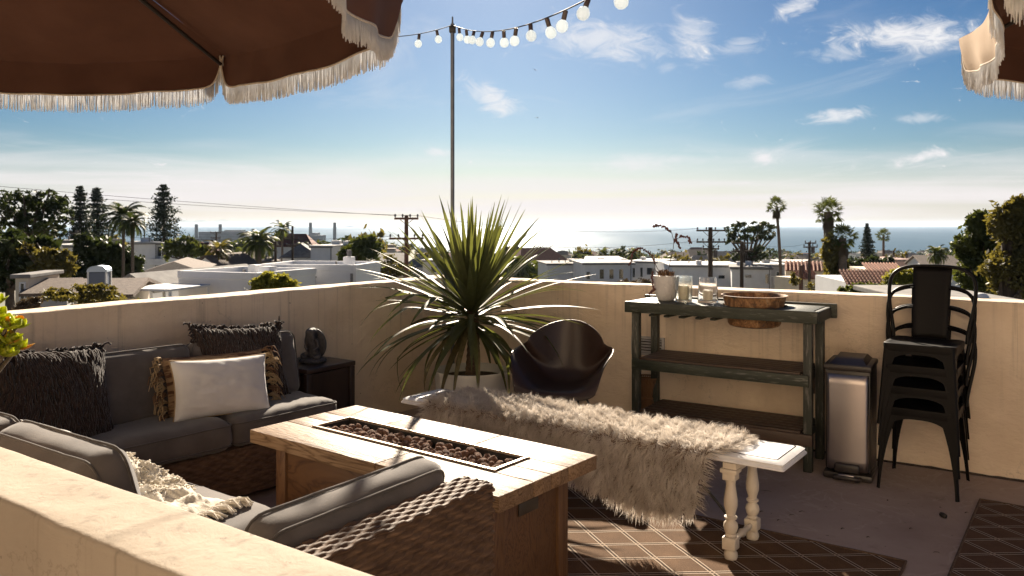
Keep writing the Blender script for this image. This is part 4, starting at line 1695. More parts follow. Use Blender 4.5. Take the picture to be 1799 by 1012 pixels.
piece('apron', (TLN/2, .014, TZ-.036), (TLN, .028, .072), green_h)
piece('apron', (TLN/2, TDP-.014, TZ-.030), (TLN+.06, .028, .088), green_h)
for x in (.014, TLN-.014):
    piece('apron', (x, TDP/2, TZ-.038), (.028, TDP-.06, .068), green_h, rot=(0, 0, 0))
# top slats; the right part is cut away round the tub
tubx, tubr = .795, .195
ns = 6
sw = (TDP-.062)/ns
for k in range(ns):
    y = .031+sw*(k+.5)
    hole = math.sqrt(max(0, (tubr+.004)**2-(y-TDP/2-.005)**2))
    if hole > .02:
        piece('top_slat', ((.030+tubx-hole)/2, y, TZ-.010), (tubx-hole-.030, sw-.007, .020), green_h)
        piece('top_slat', ((tubx+hole+TLN-.030)/2, y, TZ-.010), (TLN-.030-tubx-hole, sw-.007, .020), green_h)
    else:
        piece('top_slat', (TLN/2, y, TZ-.010), (TLN-.06, sw-.007, .020), green_h)
legs = ((.062, .055), (TLN-.062, .055), (.062, TDP-.055), (TLN-.062, TDP-.055))
for x, y in legs:
    piece('leg', (x, y, (TZ-.075)/2), (.050, .050, TZ-.075), green_v, .005)
for k in range(5):
    piece('hanger_slat', (.16+.105*k, TDP/2, TZ-.092), (.036, TDP-.14, .014), green_h, rot=(0, 0, R(2*rt.uniform(-1, 1))))
for zt in (.575, .228):
    piece('shelf_rail', (TLN/2, .055-.0415, zt-.034), (TLN-.10 if zt > .4 else TLN-.06, .026, .066), green_h if zt > .4 else slat_m)
    piece('shelf_rail', (TLN/2, TDP-.055+.0415, zt-.034), (TLN-.10, .026, .066), green_h)
    for x in (.098, TLN-.098):
        piece('shelf_rail', (x, TDP/2, zt-.040), (.022, TDP-.10, .052), green_h)
    for k in range(6):
        y = .045+(TDP-.09)*k/5
        piece('shelf_slat', (TLN/2, y, zt+.004), (TLN-.20, (TDP-.09)/5-.012, .016), slat_m)

def on_bench(x, y, z=0.0):
    return tb.location + RD*x - RN*y + Vector((0, 0, z))


# rusty enamel tub sunk into the top
rust_m = bpy.data.materials.new('rusty_enamel')
rust_m.use_nodes = True
t = NT(rust_m.node_tree)
p = rust_m.node_tree.nodes['Principled BSDF']
o_ = t.coord('Object')
n1 = t.noise(t.mapping(o_, (1, 1, .55)), 17, 9, .72, .6)
n2 = t.noise(o_, 60, 6, .7)
col = t.ramp(n1, ((.34, (.040, .045, .040)), (.46, (.16, .075, .030)), (.56, (.32, .17, .070)), (.68, (.42, .31, .18))))
col = t.mix(t.math('MULTIPLY', t.smooth(n2, .52, .66), .8), col, (.028, .018, .012))
t.l.new(col, p.inputs['Base Color'])
p.inputs['Roughness'].default_value = .72
b = rust_m.node_tree.nodes.new('ShaderNodeBump')
b.inputs['Strength'].default_value = .6
b.inputs['Distance'].default_value = .003
t.l.new(n2, b.inputs['Height'])
t.l.new(b.outputs[0], p.inputs['Normal'])
tub = MB().lathe([(.001, -.135), (.13, -.135), (.152, -.128), (.162, -.112), (.192, .055), (.205, .058), (.206, .063), (.197, .064), (.186, .054), (.155, -.108), (.148, -.120), (.001, -.122)], 56, cap=False).build('rusty_tub', rust_m, smooth=40)
tub.location = on_bench(tubx, TDP/2+.005, TZ)
tag(tub, 'rusty round metal tub sunk into the potting bench top', 'tub')

# dimpled white planter with a flowering succulent
wp = bpy.data.materials.new('dimpled_white_ceramic')
wp.use_nodes = True
t = NT(wp.node_tree)
p = wp.node_tree.nodes['Principled BSDF']
p.inputs['Base Color'].default_value = (.60, .58, .57, 1)
p.inputs['Roughness'].default_value = .5
vor = wp.node_tree.nodes.new('ShaderNodeTexVoronoi')
vor.inputs['Scale'].default_value = 95
t.l.new(t.coord('Object'), vor.inputs['Vector'])
b = wp.node_tree.nodes.new('ShaderNodeBump')
b.inputs['Strength'].default_value = .7
b.inputs['Distance'].default_value = .004
t.l.new(vor.outputs[0], b.inputs['Height'])
t.l.new(b.outputs[0], p.inputs['Normal'])
pp = on_bench(.205, .215, TZ+.001)
pl = empty('ceramic_pot', pp, 0, 'dimpled white ceramic pot on the left of the potting bench', 'plant pot')
MB().lathe([(.050, 0), (.056, .004), (.070, .045), (.080, .10), (.085, .155), (.085, .165), (.080, .166), (.079, .150), (.078, .140)], 44, cap=False).build('wall', wp, pl, smooth=50)
MB().lathe([(.001, .150), (.04, .148), (.078, .140)], 24, cap=False).build('soil', soil_m, pl, smooth=180)
suc = empty('potted_succulent', pp + Vector((0, 0, .146)), 0, 'brownish succulent rosettes with arching red bud stalks in the dimpled pot', 'plant')
suc_m = mat('brown_rosette', (.12, .060, .030), (.26, .16, .080), scale=18, rough=.55, transl=.2, rnd=.2)
bud_m = mat('dark_bud', (.060, .022, .018), (.13, .040, .028), scale=20, rough=.6)
stalk_m = mat('dark_stalk', (.045, .028, .020), rough=.6)


def fat_leaf(L_, w_, curl):
    mb = MB()
    N_ = 6
    rows = []
    for i in range(N_+1):
        a = i/N_
        ww = w_*math.sin(math.pi*(.12+.86*a)**1.15)**.8
        x = L_*a
        z = curl*L_*a*a
        t_ = w_*.35*math.sin(math.pi*min(1, .1+a*.9))
        rows.append([(x, -ww, z+t_*.6), (x, 0, z-t_*.4), (x, ww, z+t_*.6), (x, 0, z+t_)])
    vs_ = [q for r_ in rows for q in r_]
    fs_ = []
    for i in range(N_):
        for k in range(4):
            fs_.append((i*4+k, i*4+(k+1) % 4, i*4+4+(k+1) % 4, i*4+4+k))
    fs_ += [(0, 1, 2, 3), (N_*4+3, N_*4+2, N_*4+1, N_*4)]
    mb.add(vs_, fs_)
    return mb


rs_ = random.Random(8)
small_leaf = fat_leaf(.026, .009, .7).mesh('leaf', suc_m, 180)
for k in range(7):
    ang = k*2*math.pi/6
    cx, cy = (0, 0) if k == 6 else (.045*math.cos(ang), .045*math.sin(ang))
    ro = link_mesh('rosette', MB().lathe([(.001, -.012), (.012, -.006), (.010, .004), (.001, .008)], 10, cap=False).mesh('rosette', suc_m, 180), suc)
    ro.location = (cx, cy, .018+.012*rs_.random()+(.012 if k == 6 else 0))
    ro.rotation_euler = (rs_.uniform(-.3, .3), rs_.uniform(-.3, .3), 0)
    for q in range(12):
        lf = link_mesh('leaf', small_leaf, ro)
        lf.rotation_euler = (0, -R(18+q*4), q*2.4)
        s_ = 1.05-.04*q
        lf.scale = (s_, s_, s_)
# arching stalks set with beads of buds
stalks = [[(.01, 0, .02), (.03, .02, .10), (.055, .03, .20), (.060, .03, .25)],
          [(.060, .03, .25), (.045, .03, .305), (.000, .02, .345), (-.055, .01, .355), (-.085, 0, .348)],
          [(.060, .03, .25), (.075, .03, .270), (.080, .03, .300)],
          [(.060, .03, .25), (.110, .03, .285), (.160, .03, .275), (.175, .02, .235)],
          [(.060, .03, .25), (.080, .03, .250), (.100, .02, .205)],
          [(-.03, 0, .02), (-.06, -.01, .07), (-.10, -.02, .155), (-.17, -.03, .205), (-.225, -.04, .185), (-.25, -.04, .09)],
          [(-.04, 0, .02), (-.085, -.02, .07), (-.098, -.03, .02), (-.095, -.03, -.045), (-.085, -.03, -.075), (-.115, -.035, -.10)]]
for j, st in enumerate(stalks):
    pts = []
    for i in range(len(st)-1):
        for k in range(5):
            pts.append(Vector(st[i]).lerp(Vector(st[i+1]), k/5))
    pts.append(Vector(st[-1]))
    sk = MB().tube(pts, .0022, 5).build('stalk', stalk_m, suc, smooth=180)
    if j == 0:
        continue
    mb = MB()
    lo_ = 0 if j in (2,) else int(len(pts)*.30)
    for k in range(lo_*2, len(pts)*2-1):
        q = pts[k//2].lerp(pts[min(k//2+1, len(pts)-1)], .5*(k % 2))
        q = q + Vector((rs_.gauss(0, .003), rs_.gauss(0, .003), rs_.gauss(0, .003)))
        r_ = rs_.uniform(.0048, .0075)
        mb.lathe([(.0005, -r_*1.3), (r_*.8, -r_*.5), (r_, 0), (r_*.7, r_*.8), (.0005, r_*1.4)], 6, q, cap=False)
    bo = mb.build('buds', bud_m, sk, smooth=180, fix=False)

# two glass candle holders
gl = bpy.data.materials.new('clear_glass')
gl.use_nodes = True
p = gl.node_tree.nodes['Principled BSDF']
p.inputs['Base Color'].default_value = (.97, .99, .97, 1)
p.inputs['Transmission Weight'].default_value = 1
p.inputs['Roughness'].default_value = .04
p.inputs['IOR'].default_value = 1.45
t = NT(gl.node_tree)
b = gl.node_tree.nodes.new('ShaderNodeBump')
b.inputs['Strength'].default_value = .35
b.inputs['Distance'].default_value = .004
t.l.new(t.noise(t.mapping(t.coord('Object'), (30, 30, 110)), 1, 3, .5), b.inputs['Height'])
t.l.new(b.outputs[0], p.inputs['Normal'])
gl2 = bpy.data.materials.new('ribbed_glass')
gl2.use_nodes = True
p = gl2.node_tree.nodes['Principled BSDF']
p.inputs['Base Color'].default_value = (.96, .97, .99, 1)
p.inputs['Transmission Weight'].default_value = 1
p.inputs['Roughness'].default_value = .10
p.inputs['IOR'].default_value = 1.4
wax_m = mat('ivory_wax', (.72, .64, .48), (.80, .73, .58), scale=6, rough=.5, transl=.35)
g1 = empty('candle_glass', on_bench(.352, .155, TZ+.001), 0, 'tall clear glass candle holder with yellowish base beside the dimpled pot', 'candle holder')
MB().lathe([(.046, 0), (.052, .002), (.055, .02), (.058, .165), (.0585, .170), (.0555, .170), (.0525, .022), (.050, .014), (.001, .012)], 40, cap=False).build('glass', gl, g1, smooth=60)
MB().lathe([(.001, .016), (.034, .016), (.0345, .10), (.032, .106), (.001, .102)], 28, cap=False).build('candle', wax_m, g1, smooth=50)
MB().tube([(0, 0, .100), (.001, 0, .114)], .0013, 5).build('wick', black_m, g1)
g2 = empty('candle_glass', on_bench(.500, .20, TZ+.001), 0, 'wide ribbed glass candle holder next to the rusty tub', 'candle holder')
mb = MB()
prof = [(.062, 0), (.066, .003), (.066, .012), (.0655, .03), (.056, .158), (.055, .163), (.051, .163), (.053, .150), (.0615, .028), (.058, .014), (.001, .012)]
vs_, n_ = [], 64
for r_, z in prof:
    for k in range(n_):
        a = 2*math.pi*k/n_
        rr2 = r_*(1+.012*(1 if k % 2 else -1)*(1 if .02 < z < .16 else 0))
        vs_.append((rr2*math.cos(a), rr2*math.sin(a), z))
mb.add(vs_, [(i*n_+k, i*n_+(k+1) % n_, (i+1)*n_+(k+1) % n_, (i+1)*n_+k) for i in range(len(prof)-1) for k in range(n_)])
mb.build('glass', gl2, g2, smooth=60)
MB().lathe([(.001, .016), (.030, .016), (.034, .075), (.030, .08), (.001, .078)], 28, cap=False).build('candle', wax_m, g2, smooth=50)

# amber hourglass lantern on the floor behind the bench's left leg
amb = mat('amber_rattan', (.17, .080, .032), (.30, .155, .070), scale=10, rough=.5, transl=.30, stretch=(20, 20, 3))
lan = empty('lantern', Vector((.945, 5.62, 0)), 0, 'amber hourglass shaped rattan lantern on the floor by the potting bench leg', 'lantern')
lp = [(.075, .005), (.095, .02), (.098, .10), (.085, .17), (.062, .235), (.058, .26), (.066, .31), (.084, .385)]
for k in range(36):
    a = 2*math.pi*k/36
    pts = [(r_*math.cos(a+z*.6), r_*math.sin(a+z*.6), z) for r_, z in lp]
    MB().tube(pts, .0034, 5).build('cane', amb, lan, smooth=180)
mb = MB()
for r_, z in ((.077, .008), (.060, .25), (.086, .388)):
    mb.tube([(r_*math.cos(2*math.pi*k/28), r_*math.sin(2*math.pi*k/28), z) for k in range(29)], .0055, 6, cap=False)
mb.build('hoop', amb, lan, smooth=180)
MB().lathe([(.060, .012), (.080, .02), (.082, .10), (.070, .17), (.050, .235), (.050, .27), (.070, .38)], 30, cap=False).build('liner', mat('amber_liner', (.24, .125, .055), rough=.6, transl=.4), lan, smooth=180)

# louvred vent and an outlet box on the sea-side wall
def on_wall(px, z, off=0.0):
    r_ = Vector(((px-899.5)/1403, 1, 0))
    d = (CORNER.dot(RN) + off)/r_.dot(RN)
    return r_*d + Vector((0, 0, z))


vent = empty('wall_vent', on_wall(1139, .585, .002), -RW, 'pale louvred wall vent between the potting bench left legs', 'vent')
vm = mat('vent_paint', (.42, .40, .40), (.50, .48, .47), scale=8, rough=.6)
mb = MB()
w_, h_ = .255, .135
mb.box((0, -.008, h_/2-.008), (w_, .016, .016), bev=.002)
mb.box((0, -.008, -h_/2+.008), (w_, .016, .016), bev=.002)
for s in (-1, 1):
    mb.box((s*(w_/2-.010), -.008, 0), (.020, .0155, h_-.032))
mb.build('frame', vm, vent, smooth=40)
for k in range(5):
    o = MB().box((0, 0, 0), (w_-.042, .016, .0035)).build('louvre', vm, vent)
    o.location = (0, -.009, -h_/2+.026+.0205*k)
    o.rotation_euler = (R(32), 0, 0)
MB().box((0, -.0015, 0), (w_-.04, .002, h_-.032)).build('backing', black_m, vent)
ob = empty('outlet_box', on_wall(1428, .44, .002), -RW, 'small brown outlet box on the wall beside the bin', 'outlet')
brn = mat('brown_box', (.10, .065, .045), (.13, .085, .06), scale=8, rough=.6)
MB().box((0, -.02, 0), (.068, .04, .125), bev=.006).build('cover', brn, ob, smooth=40)
MB().box((0, -.043, 0), (.05, .006, .10), bev=.002).build('lid', brn, ob, smooth=40)

# ------------------------------------------------------------------ pedal bin
blk = mat('black_bin_plastic', (.022, .017, .015), (.030, .023, .020), scale=6, rough=.42)
ss = bpy.data.materials.new('brushed_steel')
ss.use_nodes = True
t = NT(ss.node_tree)
p = ss.node_tree.nodes['Principled BSDF']
p.inputs['Base Color'].default_value = (.42, .38, .37, 1)
p.inputs['Metallic'].default_value = 1
p.inputs['Roughness'].default_value = .36
b = ss.node_tree.nodes.new('ShaderNodeBump')
b.inputs['Strength'].default_value = .2
b.inputs['Distance'].default_value = .002
t.l.new(t.math('ADD', t.noise(t.mapping(t.coord('Object'), (3, 3, 500)), 1, 2, .5), t.noise(t.mapping(t.coord('Object'), (16, 16, 1.2)), 1, 2, .5)), b.inputs['Height'])
t.l.new(b.outputs[0], p.inputs['Normal'])
bn = empty('pedal_bin', Vector((1.917, 4.563, 0)), R(-30), 'slim pedal bin with brushed steel front and black lid', 'trash can')
# local -y is the front
bw, bd, bh_ = .245, .33, .625
mb = MB()
mb.box((0, bd/2+.006, .03+bh_/2), (bw, bd, bh_-.03), bev=.02)
mb.build('body', blk, bn, smooth=40)
mb = MB()


def steel_f(u, v):
    x = (-.5+u)*(bw-.018)
    bow = .016*(1-(2*u-1)**2)
    wrap = .018*max(0, (abs(2*u-1)-.88)/.12)**2
    return Vector((x, -.006-bow+wrap, .060+(.605-.060)*v))


mb.grid(steel_f, 24, 10)
sf = mb.build('steel_front', ss, bn, smooth=180, fix=False)
sf.modifiers.new('thick', 'SOLIDIFY').thickness = .002
mb = MB()
mb.box((0, bd/2, bh_+.018), (bw+.012, bd+.03, .036), bev=.012)
mb.add([(-.10, -.005, bh_+.034), (.10, -.005, bh_+.034), (.10, bd, bh_+.034), (-.10, bd, bh_+.034),
        (-.075, .055, bh_+.062), (.075, .055, bh_+.062), (.075, bd-.05, bh_+.066), (-.075, bd-.05, bh_+.066)], CUBE_F)
mb.build('lid', blk, bn, smooth=40)
MB().box((0, bd/2, .022), (bw+.018, bd+.03, .040), bev=.012).build('foot_ring', blk, bn, smooth=40)
mb = MB()
pts = [(-.065, -.02, .020), (-.063, -.050, .024), (-.045, -.060, .028), (0, -.062, .030), (.045, -.060, .028), (.063, -.050, .024), (.065, -.02, .020)]
mb.tube(pts, .014, 8)
mb.box((0, -.025, .075), (.135, .03, .055), bev=.012)
pd = mb.build('pedal_housing', blk, bn, smooth=50)
MB().box((0, -.052, .042), (.088, .022, .012), bev=.005).build('pedal', ss, pd, smooth=50)

# ------------------------------------------------------------------ stacked metal chairs
ck = mat('black_powder_coat', (.0055, .0045, .004), (.009, .0075, .007), scale=8, rough=.42, rough2=.52, spec=.14)


def metal_chair():
    root = empty('metal_chair')
    # seat pan with rolled edge
    mb = MB()

    def rr_(x, y, r_, z, n=5):
        out = []
        for sx, sy, a0 in ((1, 1, 0), (-1, 1, 90), (-1, -1, 180), (1, -1, 270)):
            for k in range(n):
                a = R(a0+90*k/(n-1))
                yy = y if sy > 0 else y
                out.append((sx*(x-r_)+r_*math.cos(a), sy*(yy-r_)+r_*math.sin(a), z))
        return out
    rings = [rr_(.180, .175, .035, .405), rr_(.184, .179, .035, .440), rr_(.182, .177, .035, .449), rr_(.176, .171, .033, .452), rr_(.160, .155, .03, .448), rr_(.12, .115, .03, .444)]
    n = 20
    vs_ = [q for r2 in rings for q in r2]
    fs_ = [(i*n+k, i*n+(k+1) % n, (i+1)*n+(k+1) % n, (i+1)*n+k) for i in range(len(rings)-1) for k in range(n)]
    fs_.append(tuple((len(rings)-1)*n+k for k in range(n)))
    mb.add(vs_, fs_)
    mb.build('seat', ck, root, smooth=45)
    # legs: folded sheet, wide at the seat and narrow at the foot
    for sx in (-1, 1):
        for sy in (-1, 1):
            top = Vector((sx*.176, sy*.172, .435))
            bot = Vector((sx*.203, sy*(.222 if sy < 0 else .226), .0))
            mb = MB()
            vs_, fs_ = [], []
            for i in range(9):
                a = i/8
                c_ = top.lerp(bot, a)
                w_ = .018 + .060*(1-a)**2.2
                q = [(c_.x-sx*w_, c_.y, c_.z), (c_.x-sx*.010, c_.y+sy*.0, c_.z), (c_.x, c_.y-sy*.010, c_.z), (c_.x, c_.y-sy*w_, c_.z),
                     (c_.x-sx*.006, c_.y-sy*w_, c_.z), (c_.x-sx*.006, c_.y-sy*.013, c_.z), (c_.x-sx*.013, c_.y-sy*.006, c_.z), (c_.x-sx*w_, c_.y-sy*.006, c_.z)]
                vs_ += q
            for i in range(8):
                for k in range(8):
                    fs_.append((i*8+k, i*8+(k+1) % 8, i*8+8+(k+1) % 8, i*8+8+k))
            fs_ += [tuple(range(8)), tuple(64+k for k in range(7, -1, -1))]
            mb.add(vs_, fs_)
            mb.build('leg', ck, root, smooth=35)
    # arched aprons under the seat
    for ax in range(4):
        mb = MB()
        N_ = 14
        vs_, fs_ = [], []
        for i in range(N_+1):
            a = -1+2*i/N_
            hgt_ = .030 + .055*abs(a)**3
            x = a*.155
            for (z, o_) in ((.425, .0), (.425-hgt_, .004), (.425-hgt_, -.002), (.425, -.004)):
                vs_.append((x, -.1735-o_, z))
        for i in range(N_):
            for k in range(4):
                fs_.append((i*4+k, i*4+(k+1) % 4, i*4+4+(k+1) % 4, i*4+4+k))
        mb.add(vs_, fs_, Matrix.Rotation(R(90*ax), 4, 'Z'))
        mb.build('apron', ck, root, smooth=40)

    # back: hoop, splat and three bowed side rails
    def hoop(a):
        """a 0..1 round the hoop"""
        y0 = lambda z: .165 + .10*((z-.44)/.42)**1.2 if z > .44 else .165
        if a < .34:
            q = a/.34
            x = -.192-.036*SM(q)
            z = .43+.285*q
        elif a > .66:
            q = (1-a)/.34
            x = .192+.036*SM(q)
            z = .43+.285*q
        else:
            an = math.pi*(1-(a-.34)/.32)
            c_, s_ = math.cos(an), math.sin(an)
            x = .228*math.copysign(abs(c_)**.62, c_)
            z = .715+.150*abs(s_)**.62
        return Vector((x, y0(max(z, .44)), z))
    MB().tube([hoop(i/60) for i in range(61)], .0105, 10).build('back_hoop', ck, root, smooth=60)
    mb = MB()
    vs_, fs_ = [], []
    for i in range(13):
        a = i/12
        z = .445+(.862-.445)*a
        hw = .088+.016*a
        y = .160+.105*a**1.2
        for k in range(7):
            b_ = -1+2*k/6
            vs_.append((b_*hw, y+.012*(1-b_*b_), z))
    for i in range(12):
        for k in range(6):
            fs_.append((i*7+k, i*7+k+1, i*7+8+k, i*7+7+k))
    mb.add(vs_, fs_)
    sp_ = mb.build('splat', ck, root, smooth=180, fix=False)
    sp_.modifiers.new('thick', 'SOLIDIFY').thickness = .004
    for z in (.50, .605, .71):
        for s in (-1, 1):
            y1 = .165+.10*((z-.44)/.42)**1.2
            x1 = .192+.036*SM((z-.43)/.285)
            pts = []
            for k in range(9):
                a = k/8
                xx = .090+(x1-.090)*a
                pts.append((s*xx, y1+.005+.03*math.sin(math.pi*a)*.4, z+.045*math.cos(a*math.pi/2)-.02))
            MB().tube(pts, [.0075]*9, 6, flat=.8).build('back_rail', ck, root, smooth=60)
    return root


proto = metal_chair()
names = ('lowest', 'second lowest', 'second highest', 'topmost')
labels = ('black metal chair standing on the floor, lowest of the stack', 'black metal chair second from the bottom of the stack',
          'black metal chair second from the top of the stack', 'black metal chair topmost of the stack, its slatted back fully in view')
rs_ = random.Random(2)
for k in range(4):
    o = proto if k == 0 else copy_tree(proto)
    o.location = (2.318 + .004*k, 4.497+.006*k, .117*k)
    o.rotation_euler = (0, 0, R(-36.2) + (R(rs_.uniform(-.8, .8)) if k else 0))
    tag(o, labels[k], 'chair', 'stacked metal chairs by the bin')

# ------------------------------------------------------------------ jade-like succulent at the left edge, in a pot on the near wall
jade_m = mat('jade_leaf', (.26, .34, .020), (.50, .50, .035), scale=22, rough=.35, spec=.5, transl=.5, tcol=(.62, .66, .03), rnd=.25)
jade_r = mat('jade_leaf_red', (.42, .34, .025), (.56, .24, .030), scale=30, rough=.35, spec=.5, transl=.5, tcol=(.85, .45, .03), rnd=.25)
jp = NEAR - V*.11 + Vector((0, 0, .788))
jpot = empty('terracotta_pot', jp, 0, 'terracotta pot on the low near wall at the left edge', 'plant pot')
terra = mat('terracotta', (.36, .15, .075), (.46, .21, .11), scale=6, rough=.85, bump=.2, bscale=60)
MB().lathe([(.05, .002), (.055, .004), (.074, .11), (.083, .112), (.084, .135), (.076, .136), (.072, .115)], 32, cap=False).build('wall', terra, jpot, smooth=40)
MB().lathe([(.001, .120), (.074, .116)], 24, cap=False).build('soil', soil_m, jpot)
jade = empty('succulent', jp + Vector((0, 0, .080)), 0, 'green and orange tipped fleshy succulent at the left edge', 'plant')
jl = fat_leaf(.050, .0235, .45)
jl1, jl2 = jl.mesh('leaf', jade_m, 180), jl.mesh('leaf', jade_r, 180)
stem_m = mat('succulent_stem', (.10, .08, .05), (.16, .12, .08), scale=20, rough=.9)
rj = random.Random(31)
heads = []
for k in range(17):
    a = k*2.4
    r_ = .03+.10*math.sqrt(k/16)
    hd = Vector((.045 + r_*math.cos(a), -.02 + r_*.7*math.sin(a), .20 + .19*rj.random() + .03*(1-k/16)))
    heads.append(hd)
heads += [Vector((.165, -.03, .245)), Vector((.155, .02, .285)), Vector((.15, -.03, .21)), Vector((.13, -.05, .32)), Vector((.095, -.03, .37)), Vector((.12, .0, .25))]
for hd in heads:
    m_ = Vector((hd.x*.4, hd.y*.4, hd.z*.45))
    MB().tube([(0, 0, -.01), m_, hd], [.009, .007, .005], 6).build('stem', stem_m, jade, smooth=180)
    outd = (hd - Vector((.03, -.01, .0))).normalized()
    Qr = outd.to_track_quat('Z', 'Y')
    for q in range(12):
        lf = link_mesh('leaf', jl2 if (q > 6 and rj.random() < .26) or rj.random() < .06 else jl1, jade)
        e = R(12+q*5.0+rj.uniform(-6, 6))
        rot = Qr @ Quaternion((0, 0, 1), q*2.4+rj.uniform(-.2, .2)) @ Quaternion((0, 1, 0), -e)
        lf.rotation_mode = 'QUATERNION'
        lf.rotation_quaternion = rot
        lf.location = hd
        s_ = rj.uniform(.72, 1.02)*(1.0-.03*q)
        lf.scale = (s_, s_, s_)

# ------------------------------------------------------------------ litter on the deck
lit_m = mat('dry_leaf', (.05, .032, .02), (.10, .065, .035), scale=20, rough=.9)
rl = random.Random(6)


def leaf_litter(px, d, L_, rz, w_=.006):
    mb = MB()
    pts = [(-L_/2, 0, .002), (-L_*.2, .004, .004), (L_*.2, .002, .006), (L_/2, -.004, .003)]
    mb.tube(pts, [w_*.2, w_, w_*.8, w_*.15], 5, flat=.3)
    o = mb.build('fallen_leaf', lit_m, smooth=180)
    o.location = spot(px, d, .0)
    o.rotation_euler = (0, 0, rz)
    return tag(o, 'dry curled leaf scrap lying on the bare deck floor', 'leaf', 'leaf litter on the deck')


for px, py, L_, rz in ((1347, 864, .06, -.4), (1391, 906, .03, 0), (1408, 900, .035, .3), (1368, 915, .02, .7), (1645, 972, .03, -.3), (1698, 902, .022, .2), (1290, 872, .02, 1),
                       (1338, 900, .018, .4), (1480, 930, .022, .5), (1440, 968, .03, .1), (1600, 930, .016, .3), (1560, 880, .018, 1.2), (1525, 945, .015, .2)):
    d = EYE*1403/(py-395)
    leaf_litter(px, d, L_, rz, .0035)
o = MB()
o.lathe([(.003, -.020), (.010, -.017), (.012, -.006), (.012, .006), (.010, .017), (.003, .020)], 12, M=Matrix.Translation((0, 0, .0115)) @ Matrix.Rotation(R(90), 4, 'Y'))
o = o.build('seed_pod', mat('dark_pod', (.012, .010, .008), (.04, .03, .02), scale=30, rough=.6), smooth=60)
o.location = spot(1657, EYE*1403/(909-395), .0)
o.rotation_euler = (0, 0, R(100))
tag(o, 'small black seed pod on the floor left of the dark rug', 'seed pod')

# ------------------------------------------------------------------ houses below the deck
def paint(name, c, k=.9, rough=.85, rnd=0.0):
    return mat(name, tuple(q*k for q in c), c, scale=1.2, rough=rough, bump=.2, bscale=12, bdist=.02, rnd=rnd)


W_white = paint('house_white', (.74, .74, .75))
W_cream = paint('house_cream', (.66, .58, .46))
W_grey = paint('house_grey', (.36, .36, .37))
W_pink = paint('house_pink', (.52, .34, .29))
W_brown = paint('house_brown', (.15, .075, .05))
R_shin = mat('brown_shingle', (.085, .060, .048), (.165, .120, .095), scale=6, rough=.9, stretch=(1, 1, 8), bump=.5, bscale=10, bdist=.05)
R_grey = mat('grey_roofing', (.13, .12, .12), (.22, .21, .20), scale=2, rough=.9)
R_pale = mat('pale_roofing', (.50, .49, .48), (.64, .63, .61), scale=1, rough=.85)
R_red = mat('red_shingle', (.13, .040, .028), (.21, .070, .045), scale=3, rough=.9, stretch=(1, 1, 6))
R_tile = mat('clay_tile', (.30, .11, .060), (.45, .20, .12), scale=5, rough=.85, rnd=.2)
glass_m = mat('window_glass', (.015, .018, .022), rough=.08, spec=.8)
frame_m = mat('window_frame', (.70, .69, .68), rough=.6)


